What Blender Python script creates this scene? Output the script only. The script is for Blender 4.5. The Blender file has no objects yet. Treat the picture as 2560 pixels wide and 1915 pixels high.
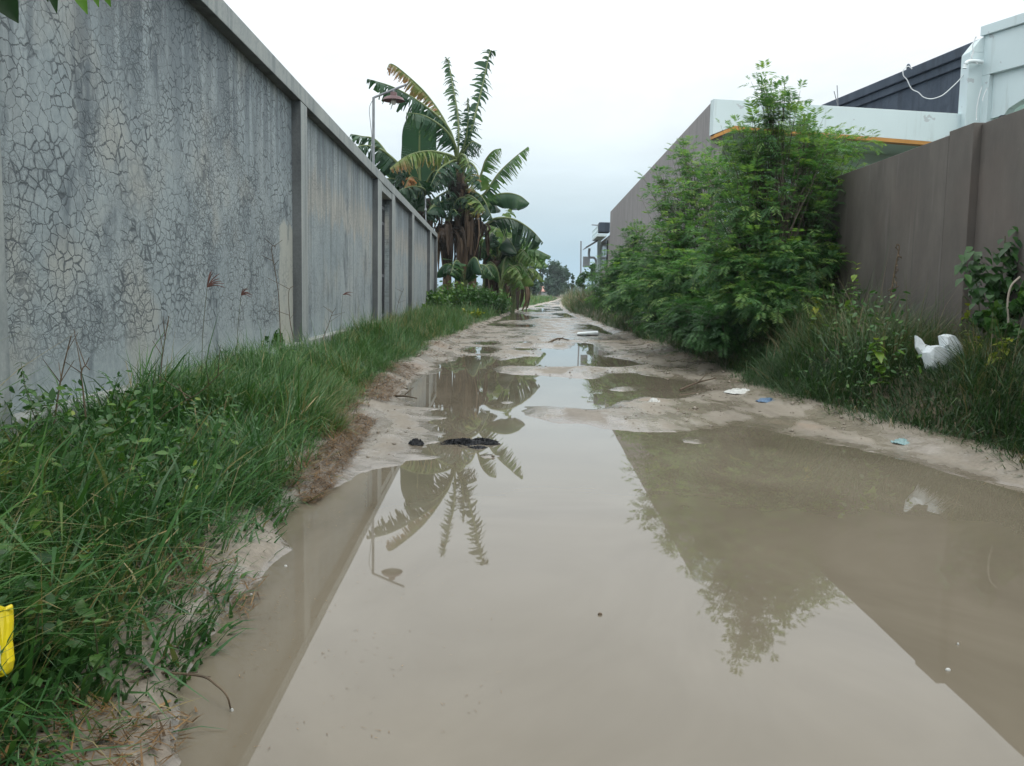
import bpy, math, random
import numpy as np
from mathutils import Vector, Matrix

random.seed(7); rng = np.random.default_rng(11)
SC = bpy.context.scene
COL = SC.collection

# ------------------------------------------------------------------ camera
PX = 2240.235            # focal length in photo pixels (photo 2560 x 1915)
PITCH, YAW, ROLL = math.radians(5.832), math.radians(1.490), math.radians(0.973)
H = 0.80                 # height of the lens above the puddle
_F = np.array([math.sin(YAW)*math.cos(PITCH), math.cos(YAW)*math.cos(PITCH), -math.sin(PITCH)])
_R0 = np.array([math.cos(YAW), -math.sin(YAW), 0.0]); _U0 = np.cross(_R0, _F)
_R = _R0*math.cos(ROLL)+_U0*math.sin(ROLL); _U = -_R0*math.sin(ROLL)+_U0*math.cos(ROLL)
CAM = np.array([0.0, 0.0, H])

def ray(u, v): return _F + _R*((u-1280)/PX) - _U*((v-957.5)/PX)
def on_z(u, v, z=0.0):
    d = ray(u, v); return CAM + d*((z-H)/d[2])
def on_y(u, v, y):
    d = ray(u, v); return CAM + d*(y/d[1])
def on_x(u, v, x):
    d = ray(u, v); return CAM + d*(x/d[0])

cam_d = bpy.data.cameras.new("camera"); cam = bpy.data.objects.new("camera", cam_d)
COL.objects.link(cam); SC.camera = cam
cam_d.sensor_fit = 'HORIZONTAL'; cam_d.sensor_width = 36.0; cam_d.lens = 36.0*PX/2560
cam_d.clip_start = 0.05; cam_d.clip_end = 3000
cam.matrix_world = Matrix(((_R[0], _U[0], -_F[0], CAM[0]), (_R[1], _U[1], -_F[1], CAM[1]),
                           (_R[2], _U[2], -_F[2], CAM[2]), (0, 0, 0, 1)))

# ------------------------------------------------------------------ render / world
SC.render.engine = 'CYCLES'
SC.cycles.use_denoising = True
SC.cycles.max_bounces = 8
SC.cycles.diffuse_bounces = 4; SC.cycles.glossy_bounces = 3
SC.cycles.transmission_bounces = 4; SC.cycles.transparent_max_bounces = 8
SC.cycles.sample_clamp_indirect = 6
SC.view_settings.view_transform = 'Standard'; SC.view_settings.look = 'None'
SC.view_settings.exposure = 0.25; SC.view_settings.gamma = 1.0
SC.view_settings.use_curve_mapping = False

class NT:
    """tiny helper around a node tree"""
    def __init__(s, tree): s.t = tree; s.n = tree.nodes; s.l = tree.links
    def add(s, typ, **kw):
        nd = s.n.new(typ)
        for k, v in kw.items():
            if k.startswith('i_'):
                key = k[2:]; key = int(key) if key.isdigit() else key.replace('_', ' ')
                s.put(nd.inputs[key], v)
            else: setattr(nd, k, v)
        return nd
    def put(s, sock, v):
        if hasattr(v, 'is_output'): s.l.new(v, sock)
        else:
            if sock.type == 'RGBA' and len(v) == 3: v = (*v, 1)
            sock.default_value = v
    def math(s, op, a, b=0.0, c=0.0, clamp=False):
        nd = s.n.new('ShaderNodeMath'); nd.operation = op; nd.use_clamp = clamp
        s.put(nd.inputs[0], a); s.put(nd.inputs[1], b); s.put(nd.inputs[2], c); return nd.outputs[0]
    def mix(s, f, a, b, mode='MIX'):
        nd = s.n.new('ShaderNodeMix'); nd.data_type = 'RGBA'; nd.blend_type = mode
        s.put(nd.inputs[0], f); s.put(nd.inputs[6], a); s.put(nd.inputs[7], b); return nd.outputs[2]
    def noise(s, vec, scale, detail=4, rough=0.55, dist=0.0):
        nd = s.n.new('ShaderNodeTexNoise'); s.put(nd.inputs['Vector'], vec)
        nd.inputs['Scale'].default_value = scale; nd.inputs['Detail'].default_value = detail
        nd.inputs['Roughness'].default_value = rough; nd.inputs['Distortion'].default_value = dist
        return nd.outputs['Fac']
    def map(s, vec, scale=(1, 1, 1), loc=(0, 0, 0), rot=(0, 0, 0)):
        nd = s.n.new('ShaderNodeMapping'); s.put(nd.inputs[0], vec)
        nd.inputs[1].default_value = loc; nd.inputs[2].default_value = rot; nd.inputs[3].default_value = scale
        return nd.outputs[0]
    def ramp(s, fac, stops, interp='LINEAR'):
        nd = s.n.new('ShaderNodeValToRGB'); s.put(nd.inputs[0], fac); r = nd.color_ramp; r.interpolation = interp
        while len(r.elements) < len(stops): r.elements.new(0.5)
        for e, (p, c) in zip(r.elements, stops):
            e.position = p; e.color = (c, c, c, 1) if isinstance(c, (int, float)) else (*c, 1)
        return nd.outputs[0]
    def step(s, v, lo, hi):
        nd = s.n.new('ShaderNodeMapRange'); nd.interpolation_type = 'SMOOTHSTEP'
        s.put(nd.inputs[0], v); nd.inputs[1].default_value = lo; nd.inputs[2].default_value = hi
        return nd.outputs[0]

SUN_EL, SUN_AZ = 58.0, 150.0      # azimuth measured from +Y towards +X: high, to the right and a little behind
w = bpy.data.worlds.new("World"); SC.world = w; w.use_nodes = True
nt = NT(w.node_tree); nt.n.clear()
tc = nt.add('ShaderNodeTexCoord')
sky = nt.add('ShaderNodeTexSky', sky_type='NISHITA', sun_disc=False)
sky.sun_elevation = math.radians(SUN_EL); sky.sun_rotation = math.radians(SUN_AZ)
sky.air_density = 1.2; sky.dust_density = 3.0; sky.ozone_density = 1.5
sep = nt.add('ShaderNodeSeparateXYZ', i_0=tc.outputs['Generated'])
el = sep.outputs['Z']
veil = nt.ramp(el, [(0.0, (4.0, 5.9, 7.3)), (0.035, (4.6, 6.4, 7.6)), (0.10, (6.5, 7.8, 8.5)), (0.18, (8.4, 9.1, 9.4)),
                    (0.27, (10.4, 10.9, 11.2)), (0.36, (13.2, 13.7, 13.9)), (0.48, (15.6, 16.0, 16.1)), (0.65, (17.5, 17.9, 18.0)), (1.0, (18.5, 18.8, 18.8))])
cl = nt.noise(nt.map(tc.outputs['Generated'], (1.6, 1.6, 4.5)), 1.7, 5, 0.55, 0.4)
clf = nt.ramp(cl, [(0.32, 0.89), (0.68, 1.12)])
cloud = nt.mix(1.0, veil, clf, 'MULTIPLY')
skymix = nt.mix(0.88, sky.outputs[0], cloud)
bg = nt.add('ShaderNodeBackground', i_0=skymix, i_1=0.1)
nt.l.new(bg.outputs[0], nt.add('ShaderNodeOutputWorld').inputs[0])

sl = bpy.data.lights.new("sun", 'SUN'); sl.energy = 1.0; sl.angle = math.radians(16); sl.color = (1.0, 0.96, 0.9)
so = bpy.data.objects.new("sun", sl); COL.objects.link(so)
_e, _a = math.radians(SUN_EL), math.radians(SUN_AZ)
so.rotation_euler = Vector((-math.sin(_a)*math.cos(_e), -math.cos(_a)*math.cos(_e), -math.sin(_e))).to_track_quat('-Z', 'Y').to_euler()

# ------------------------------------------------------------------ mesh helpers
class MB:
    def __init__(s): s.v = []; s.f = []; s.t = []
    def vert(s, p, t=0.5): s.v.append((float(p[0]), float(p[1]), float(p[2]))); s.t.append(t); return len(s.v)-1
    def face(s, *ids): s.f.append(tuple(ids))
    def hexa(s, P, t=0.5):
        i = [s.vert(p, t) for p in P]
        for q in ((3, 2, 1, 0), (4, 5, 6, 7), (0, 1, 5, 4), (1, 2, 6, 5), (2, 3, 7, 6), (3, 0, 4, 7)): s.face(*[i[k] for k in q])
    def box(s, x0, x1, y0, y1, z0, z1):
        s.hexa([(x0, y0, z0), (x1, y0, z0), (x1, y1, z0), (x0, y1, z0), (x0, y0, z1), (x1, y0, z1), (x1, y1, z1), (x0, y1, z1)])
    def slab(s, a, b, off, z0, z1):
        """upright slab whose front edge runs a->b in plan, `off` is the 2-D thickness vector"""
        a = np.array(a, float); b = np.array(b, float); o = np.array(off, float)
        P = [a, b, b+o, a+o]
        s.hexa([(*p, z0) for p in P]+[(*p, z1) for p in P])
    def prism(s, poly, off):
        """3-D polygon extruded by off"""
        n = len(poly); o = np.array(off, float)
        a = [s.vert(p) for p in poly]; b = [s.vert(np.array(p)+o) for p in poly]
        s.face(*a[::-1]); s.face(*b)
        for k in range(n): s.face(a[k], a[(k+1) % n], b[(k+1) % n], b[k])
    def tube(s, pts, rad, n=8, t=0.5, cap=True):
        pts = [np.array(p, float) for p in pts]; m = len(pts)
        if not hasattr(rad, '__len__'): rad = [rad]*m
        rings = []; ref = np.array([0.31, 0.17, 0.93])
        for k in range(m):
            d = pts[min(k+1, m-1)]-pts[max(k-1, 0)]; d = d/(np.linalg.norm(d)+1e-9)
            if abs(d@ref) > 0.97: ref = np.array([0.9, 0.3, 0.1])
            a = np.cross(d, ref); a /= np.linalg.norm(a)+1e-9; b = np.cross(d, a)
            rings.append([s.vert(pts[k]+(a*math.cos(2*math.pi*j/n)+b*math.sin(2*math.pi*j/n))*rad[k], t) for j in range(n)])
        for k in range(m-1):
            for j in range(n): s.face(rings[k][j], rings[k][(j+1) % n], rings[k+1][(j+1) % n], rings[k+1][j])
        if cap: s.face(*rings[0]); s.face(*rings[-1][::-1])
    def lathe(s, c, prof, n=24):
        rings = [[s.vert((c[0]+r*math.cos(2*math.pi*j/n), c[1]+r*math.sin(2*math.pi*j/n), c[2]+z)) for j in range(n)] for r, z in prof]
        for k in range(len(prof)-1):
            for j in range(n): s.face(rings[k][j], rings[k][(j+1) % n], rings[k+1][(j+1) % n], rings[k+1][j])
    def build(s, name, mat, parent=None, bevel=0.0, smooth=False):
        me = bpy.data.meshes.new(name); me.from_pydata(s.v, [], s.f)
        at = me.attributes.new('tint', 'FLOAT', 'POINT'); at.data.foreach_set('value', np.array(s.t, np.float32))
        return finish(name, me, mat, parent, bevel, smooth)

def finish(name, me, mat, parent=None, bevel=0.0, smooth=False):
    me.validate(); me.update()
    o = bpy.data.objects.new(name, me); COL.objects.link(o)
    for m in (mat if isinstance(mat, (list, tuple)) else [mat]): me.materials.append(m)
    if smooth: me.polygons.foreach_set('use_smooth', [True]*len(me.polygons))
    if bevel:
        b = o.modifiers.new('bevel', 'BEVEL'); b.width = bevel; b.segments = 2; b.limit_method = 'ANGLE'
    if parent is not None:
        o.parent = parent; o.matrix_parent_inverse = Matrix.Translation(-parent.location)
    return o

def from_np(name, V, Q, tint, mat, parent=None, smooth=False):
    me = bpy.data.meshes.new(name); nv = len(V); nf = len(Q); k = Q.shape[1]
    me.vertices.add(nv); me.vertices.foreach_set('co', V.astype(np.float32).ravel())
    me.loops.add(nf*k); me.loops.foreach_set('vertex_index', Q.astype(np.int32).ravel())
    me.polygons.add(nf); me.polygons.foreach_set('loop_start', np.arange(0, nf*k, k, dtype=np.int32))
    at = me.attributes.new('tint', 'FLOAT', 'POINT'); at.data.foreach_set('value', tint.astype(np.float32))
    me.update(calc_edges=True)
    return finish(name, me, mat, parent, 0, smooth)

def tag(o, label=None, cat=None, group=None, kind=None):
    if label: o['label'] = label
    if cat: o['category'] = cat
    if group: o['group'] = group
    if kind: o['kind'] = kind
    return o
def thing(name, loc, label, cat, group=None):
    o = bpy.data.objects.new(name, None); COL.objects.link(o); o.location = loc; o.empty_display_size = 0.2
    return tag(o, label, cat, group)
def dup(root, loc, rotz, scale=1.0, label=None):
    r = root.copy(); COL.objects.link(r); r.location = loc; r.rotation_euler = (0, 0, rotz); r.scale = (scale,)*3
    if label: r['label'] = label
    for ch in list(root.children):
        c = ch.copy(); COL.objects.link(c); c.parent = r
        for g in ch.children:
            d = g.copy(); COL.objects.link(d); d.parent = c
    return r

def catmull(P, n):
    P = [np.array(p, float) for p in P]; P = [2*P[0]-P[1]]+P+[2*P[-1]-P[-2]]; out = []
    m = len(P)-3
    for i in range(n):
        t = i/(n-1)*m; k = min(int(t), m-1); t -= k
        a, b, c, d = P[k:k+4]
        out.append(0.5*((2*b)+(c-a)*t+(2*a-5*b+4*c-d)*t*t+(3*b-3*c+d-a)*t**3))
    return np.array(out)

def unit(v): return v/(np.linalg.norm(v, axis=-1, keepdims=True)+1e-9)
# value noise in numpy (terrain)
_perm = np.random.default_rng(3).random((256, 256))
def vnoise(x, y):
    xi = np.floor(x).astype(int); yi = np.floor(y).astype(int); fx = x-xi; fy = y-yi
    fx = fx*fx*(3-2*fx); fy = fy*fy*(3-2*fy)
    g = lambda a, b: _perm[a % 256, b % 256]
    return (g(xi, yi)*(1-fx)+g(xi+1, yi)*fx)*(1-fy)+(g(xi, yi+1)*(1-fx)+g(xi+1, yi+1)*fx)*fy
def fbm(x, y, o=4):
    s = 0; a = 1; n = 0
    for k in range(o): s = s+a*vnoise(x*2**k+17*k, y*2**k+31*k); n += a; a *= 0.5
    return s/n*2-1
def sstep(x, a, b):
    t = np.clip((x-a)/(b-a), 0, 1); return t*t*(3-2*t)

# ------------------------------------------------------------------ materials
def mat(name, rough=0.8):
    m = bpy.data.materials.new(name); m.use_nodes = True; t = NT(m.node_tree); t.n.clear()
    b = t.add('ShaderNodeBsdfPrincipled'); b.inputs['Roughness'].default_value = rough
    o = t.add('ShaderNodeOutputMaterial'); t.l.new(b.outputs[0], o.inputs[0])
    return m, t, b
def pos(t): return t.add('ShaderNodeNewGeometry').outputs['Position']
def bump(t, b, h, strength=0.3, dist=0.01):
    n = t.add('ShaderNodeBump', i_Height=h); n.inputs['Strength'].default_value = strength; n.inputs['Distance'].default_value = dist
    t.l.new(n.outputs[0], b.inputs['Normal'])
def simple(name, c1, c2, scale=6, rough=0.7, detail=4, bs=0.0, stretch=(1, 1, 1), spec=None, metal=0):
    m, t, b = mat(name, rough); p = t.map(pos(t), stretch); n = t.noise(p, scale, detail)
    t.put(b.inputs['Base Color'], t.ramp(n, [(0.3, c1), (0.7, c2)])); b.inputs['Metallic'].default_value = metal
    if bs: bump(t, b, n, bs)
    if spec is not None: b.inputs['Specular IOR Level'].default_value = spec
    return m
def leafmat(name, stops, rough=0.45, trans=0.35, noise=0.0, back=None):
    m = bpy.data.materials.new(name); m.use_nodes = True; t = NT(m.node_tree); t.n.clear()
    a = t.add('ShaderNodeAttribute', attribute_name='tint').outputs['Fac']
    if noise:
        a = t.math('ADD', a, t.math('MULTIPLY', t.math('SUBTRACT', t.noise(pos(t), 2.2, 3), 0.5), noise), clamp=True)
    c = t.ramp(a, stops)
    b = t.add('ShaderNodeBsdfPrincipled', i_Base_Color=c, i_Roughness=rough)
    b.inputs['Specular IOR Level'].default_value = 0.35
    tr = t.add('ShaderNodeBsdfTranslucent', i_Color=t.mix(1.0, c, (1.1, 1.25, 0.6), 'MULTIPLY'))
    mx = t.add('ShaderNodeMixShader', i_0=trans, i_1=b.outputs[0], i_2=tr.outputs[0])
    o = t.add('ShaderNodeOutputMaterial'); t.l.new(mx.outputs[0], o.inputs[0])
    return m

# --- cracked plaster of the long wall
def make_plaster():
    m, t, b = mat('cracked_plaster', 0.85)
    P = pos(t)
    s = t.add('ShaderNodeSeparateXYZ', i_0=P); Y, Z = s.outputs['Y'], s.outputs['Z']
    wob = t.add('ShaderNodeTexNoise', i_Vector=P); wob.inputs['Scale'].default_value = 4.5; wob.inputs['Detail'].default_value = 7; wob.inputs['Roughness'].default_value = 0.68
    off = t.add('ShaderNodeVectorMath', operation='SCALE', i_0=wob.outputs['Color']); off.inputs['Scale'].default_value = 0.11
    Q = t.add('ShaderNodeVectorMath', operation='ADD', i_0=P, i_1=off.outputs[0]).outputs[0]
    def cracks(sy, sz, lo, hi, seed):
        v = t.add('ShaderNodeTexVoronoi', feature='DISTANCE_TO_EDGE', i_Vector=t.map(Q, (0.02, sy, sz), (seed, seed, seed)))
        v.inputs['Scale'].default_value = 1.0; v.inputs['Randomness'].default_value = 1.0
        wd = t.math('MULTIPLY_ADD', t.noise(P, 2.3, 4), 0.16, -0.036)
        r = t.math('DIVIDE', v.outputs['Distance'], wd)
        nd = t.add('ShaderNodeMapRange', i_0=r); nd.inputs[1].default_value = lo; nd.inputs[2].default_value = hi
        nd.inputs[3].default_value = 1; nd.inputs[4].default_value = 0
        return nd.outputs[0]
    big = cracks(14.0, 20.0, 0.35, 1.3, 0.0)
    big2 = cracks(9.5, 14.0, 0.35, 1.2, 3.0)
    sel = t.step(t.noise(t.map(P, (1, 1, 1), (2, 7, 5)), 0.85, 3), 0.46, 0.54)
    big = t.math('ADD', t.math('MULTIPLY', big, sel), t.math('MULTIPLY', big2, t.math('SUBTRACT', 1.0, sel)))
    fine = cracks(26.0, 40.0, 0.5, 1.9, 5.0)
    fm = t.step(t.noise(P, 0.9, 3), 0.44, 0.57)
    fine = t.math('MULTIPLY', fine, t.math('MULTIPLY', fm, 0.75))
    crk = t.math('MAXIMUM', big, fine)
    fade = t.step(t.noise(t.map(P, (1, 1, 1), (9, 3, 1)), 3.4, 5, 0.65), 0.36, 0.52)
    crk = t.math('MULTIPLY', crk, t.math('MULTIPLY_ADD', fade, 0.72, 0.28))
    # fewer cracks on the farther bays and in the smooth repair next to the first pilaster
    far = t.step(Y, 8.2, 8.3)
    crk = t.math('MULTIPLY', crk, t.math('MULTIPLY_ADD', far, -0.55, 1.0))
    foot = t.step(t.math('ADD', Z, t.math('MULTIPLY', t.noise(P, 3, 3), 0.25)), 0.55, 0.72)
    crk = t.math('MULTIPLY', crk, foot)
    yn = t.math('ADD', Y, t.math('MULTIPLY', t.math('SUBTRACT', t.noise(t.map(P, (1, .1, 1)), 4, 2), 0.5), 0.35))
    patch = t.math('MULTIPLY', t.step(yn, 7.42, 7.46), t.math('SUBTRACT', 1.0, t.step(t.math('ADD', Z, t.math('MULTIPLY', t.noise(P, 4, 2), .3)), 1.45, 1.5)))
    patch = t.math('MULTIPLY', patch, t.math('LESS_THAN', Y, 8.1))
    p2 = t.math('MULTIPLY', t.step(t.math('ADD', Y, t.math('MULTIPLY', t.noise(t.map(P, (1, 0, 1)), 3, 3), 1.6)), 9.2, 9.5), t.math('LESS_THAN', Y, 13.0))
    zz = t.math('ADD', Z, t.math('MULTIPLY', t.math('SUBTRACT', t.noise(t.map(P, (1, 2.5, .7)), 2.2, 4), 0.5), 0.9))
    band = t.math('MULTIPLY', t.step(zz, 1.45, 1.6), t.math('SUBTRACT', 1.0, t.step(zz, 1.80, 2.0)))
    p2 = t.math('MULTIPLY', band, far)
    crk = t.math('MULTIPLY', crk, t.math('SUBTRACT', 1.0, patch))
    base = t.ramp(t.noise(P, 1.3, 6, 0.6), [(0.3, (0.205, 0.260, 0.280)), (0.5, (0.265, 0.318, 0.332)), (0.72, (0.33, 0.368, 0.362))])
    gr = t.noise(t.map(P, (1, 1, 1)), 40, 4)
    base = t.mix(0.35, base, t.ramp(gr, [(0.3, (0.175, 0.215, 0.232)), (0.7, (0.37, 0.42, 0.43))]))
    warm = t.step(t.noise(t.map(P, (1, 1, 1), (4, 8, 2)), 1.1, 4), 0.52, 0.66)
    base = t.mix(t.math('MULTIPLY', warm, 0.55), base, (0.34, 0.345, 0.305))
    base = t.mix(t.math('MULTIPLY', patch, 0.6), base, (0.37, 0.37, 0.31))
    base = t.mix(t.math('MULTIPLY', p2, 0.75), base, (0.38, 0.375, 0.33))
    # mouldy runs with the beam's shade painted in; blotches lower down
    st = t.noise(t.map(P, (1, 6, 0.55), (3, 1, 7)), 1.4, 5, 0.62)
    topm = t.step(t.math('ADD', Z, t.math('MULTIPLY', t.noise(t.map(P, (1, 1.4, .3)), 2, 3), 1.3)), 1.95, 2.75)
    mould_shade = t.math('MULTIPLY', t.step(st, 0.38, 0.56), topm)
    blot = t.math('MULTIPLY', t.step(t.noise(t.map(P, (1, 1.5, 0.75), (6, 2, 3)), 1.5, 7, 0.72), 0.53, 0.68), 0.8)
    strk = t.math('MULTIPLY', t.math('MULTIPLY', t.step(t.noise(t.map(P, (1, 9, 0.25)), 1.3, 4), 0.52, 0.68), far), 0.55)
    dirt = t.math('MAXIMUM', t.math('MULTIPLY', mould_shade, 0.62), t.math('MAXIMUM', blot, strk))
    halo = t.math('MULTIPLY', cracks(14.0, 20.0, 0.4, 4.5, 0.0), t.math('MULTIPLY', t.step(t.noise(P, 1.9, 3), 0.5, 0.68), 0.55))
    halo = t.math('MULTIPLY', t.math('MULTIPLY', halo, foot), t.math('SUBTRACT', 1.0, far))
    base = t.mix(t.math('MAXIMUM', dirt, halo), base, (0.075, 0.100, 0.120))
    col = t.mix(t.math('MULTIPLY', crk, 0.92), base, (0.060, 0.076, 0.086))
    t.put(b.inputs['Base Color'], col)
    hgt = t.math('SUBTRACT', t.math('MULTIPLY', gr, 0.3), crk)
    bump(t, b, hgt, 0.5, 0.006)
    return m
M_PLASTER = make_plaster()

def make_concrete(name, c1, c2, dark, amt=0.6, sy=5.0, rough=0.85):
    m, t, b = mat(name, rough); P = pos(t)
    base = t.ramp(t.noise(P, 2.2, 6, 0.6), [(0.3, c1), (0.7, c2)])
    st = t.step(t.noise(t.map(P, (sy, sy, 0.35)), 1.5, 5, 0.6), 0.48, 0.66)
    bl = t.step(t.noise(P, 3.1, 5, 0.65), 0.54, 0.68)
    base = t.mix(t.math('MULTIPLY', t.math('MAXIMUM', st, t.math('MULTIPLY', bl, 0.7)), amt), base, dark)
    g = t.noise(P, 55, 3); base = t.mix(0.25, base, t.ramp(g, [(0.3, dark), (0.7, c2)]))
    t.put(b.inputs['Base Color'], base); bump(t, b, g, 0.25, 0.004)
    return m
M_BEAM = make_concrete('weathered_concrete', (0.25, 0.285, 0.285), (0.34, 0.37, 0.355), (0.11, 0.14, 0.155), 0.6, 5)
M_SIDE = make_concrete('grimy_shaded_concrete', (0.07, 0.08, 0.085), (0.13, 0.145, 0.15), (0.03, 0.036, 0.04), 0.65, 5)  # grime on the pilaster returns; on the beam underside also painted shade
M_FOOT = make_concrete('footing_concrete', (0.25, 0.275, 0.265), (0.33, 0.345, 0.325), (0.15, 0.17, 0.17), 0.4, 3)
M_LIGHTWALL = make_concrete('bare_render', (0.225, 0.215, 0.215), (0.275, 0.265, 0.265), (0.155, 0.148, 0.152), 0.6, 4)

def make_dark_paint():
    m, t, b = mat('brown_grey_paint', 0.75); P = pos(t)
    n = t.noise(t.map(P, (1.8, 1.8, 0.9)), 1.6, 7, 0.66)
    c = t.ramp(n, [(0.28, (0.078, 0.070, 0.063)), (0.5, (0.106, 0.096, 0.086)), (0.72, (0.142, 0.129, 0.115))])
    s = t.step(t.noise(t.map(P, (9, 9, 0.8), (2, 5, 1)), 1.7, 4), 0.58, 0.72)
    c = t.mix(t.math('MULTIPLY', s, 0.22), c, (0.20, 0.19, 0.183))
    wm = t.step(t.noise(P, 0.8, 3), 0.5, 0.65)
    c = t.mix(t.math('MULTIPLY', wm, 0.4), c, (0.125, 0.102, 0.088))
    sep = t.add('ShaderNodeSeparateXYZ', i_0=P)
    damp = t.math('SUBTRACT', 1.0, t.step(t.math('ADD', sep.outputs['Z'], t.math('MULTIPLY', t.noise(P, 2, 4), 0.8)), 0.9, 1.6))
    c = t.mix(t.math('MULTIPLY', damp, 0.35), c, (0.058, 0.060, 0.059))
    chip = t.step(t.noise(P, 5.5, 5, 0.7), 0.70, 0.715); c = t.mix(t.math('MULTIPLY', chip, 0.6), c, (0.24, 0.23, 0.22))
    run = t.step(t.noise(t.map(P, (14, 14, 0.45), (7, 1, 2)), 1.0, 3), 0.62, 0.74); c = t.mix(t.math('MULTIPLY', run, 0.35), c, (0.05, 0.05, 0.05))
    t.put(b.inputs['Base Color'], c); bump(t, b, t.noise(P, 45, 4), 0.2, 0.004)
    return m
M_DARK = make_dark_paint()

def make_white(name, base_c, stain, peel_amt=0.6):
    m, t, b = mat(name, 0.6); P = pos(t)
    c = t.ramp(t.noise(P, 1.4, 4), [(0.3, base_c), (0.7, tuple(min(1, x*1.06) for x in base_c))])
    s = t.step(t.noise(t.map(P, (4, 4, 0.5)), 1.8, 5, 0.6), 0.55, 0.72)
    c = t.mix(t.math('MULTIPLY', s, 0.35), c, stain)
    pe = t.step(t.noise(t.map(P, (1, 1, 1.2)), 3.3, 4, 0.6), 0.655, 0.67)
    c = t.mix(t.math('MULTIPLY', pe, peel_amt), c, (0.36, 0.38, 0.40))
    t.put(b.inputs['Base Color'], c); bump(t, b, t.noise(P, 30, 3), 0.1, 0.004)
    return m
M_WHITE = make_white('white_paint', (0.56, 0.67, 0.69), (0.34, 0.40, 0.39))
M_MINT = make_white('mint_paint', (0.50, 0.64, 0.57), (0.42, 0.52, 0.47), 0.1)
M_ORANGE = simple('orange_paint', (0.38, 0.18, 0.04), (0.47, 0.24, 0.06), 4, 0.6)
M_SLATE = make_concrete('dark_render', (0.036, 0.055, 0.082), (0.075, 0.100, 0.135), (0.020, 0.030, 0.045), 0.6, 3)
M_BLACKIRON = simple('dark_iron', (0.02, 0.025, 0.03), (0.045, 0.05, 0.06), 8, 0.5)
M_STEEL = simple('galvanised_steel', (0.34, 0.38, 0.42), (0.46, 0.49, 0.52), 20, 0.45)
M_POLEDARK = simple('grey_steel', (0.16, 0.18, 0.20), (0.25, 0.27, 0.29), 12, 0.5)
M_RED = simple('oxide_red_enamel', (0.065, 0.032, 0.036), (0.10, 0.046, 0.048), 9, 0.45)
M_BULB = simple('white_glass', (0.55, 0.55, 0.52), (0.62, 0.62, 0.6), 5, 0.25)
M_CABLE = simple('white_cable', (0.62, 0.66, 0.68), (0.7, 0.74, 0.76), 5, 0.5)
M_PVC = simple('white_pvc', (0.62, 0.7, 0.72), (0.7, 0.78, 0.8), 5, 0.4)
M_FOAM = simple('white_foam', (0.50, 0.56, 0.59), (0.60, 0.66, 0.68), 14, 0.55, bs=0.1)
M_BIN = simple('black_film', (0.004, 0.005, 0.007), (0.010, 0.012, 0.015), 18, 0.5, bs=0.0, spec=.2)
M_CLEAR = simple('grey_film', (0.38, 0.44, 0.46), (0.66, 0.72, 0.74), 22, 0.22, bs=0.3)
M_WHITECLOTH = simple('soiled_white_film', (0.36, 0.37, 0.35), (0.52, 0.54, 0.52), 15, 0.5, bs=0.3)
M_BLUEFILM = simple('blue_film', (0.03, 0.08, 0.17), (0.09, 0.17, 0.26), 25, 0.35, bs=0.3)
M_TURQ = simple('turquoise_film', (0.12, 0.24, 0.25), (0.24, 0.35, 0.35), 25, 0.35, bs=0.3)
M_YELLOW = simple('yellow_film', (0.62, 0.50, 0.01), (0.72, 0.60, 0.02), 9, 0.3, bs=0.1)
M_LABELGREY = simple('pale_print', (0.42, 0.47, 0.52), (0.55, 0.6, 0.64), 40, 0.4)
M_REDFILM = simple('pink_film', (0.35, 0.04, 0.08), (0.5, 0.08, 0.12), 20, 0.4)
M_TWIG = simple('dry_twig', (0.06, 0.045, 0.03), (0.13, 0.095, 0.06), 30, 0.8)
M_DARKLEAF = simple('rotting_leaf', (0.02, 0.022, 0.02), (0.045, 0.045, 0.04), 30, 0.5)
M_ROOFTILE = simple('faded_red_roof', (0.30, 0.14, 0.11), (0.40, 0.21, 0.17), 3, 0.8)
M_WINDOW = simple('dark_glass', (0.015, 0.018, 0.022), (0.03, 0.035, 0.04), 3, 0.12)

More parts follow.
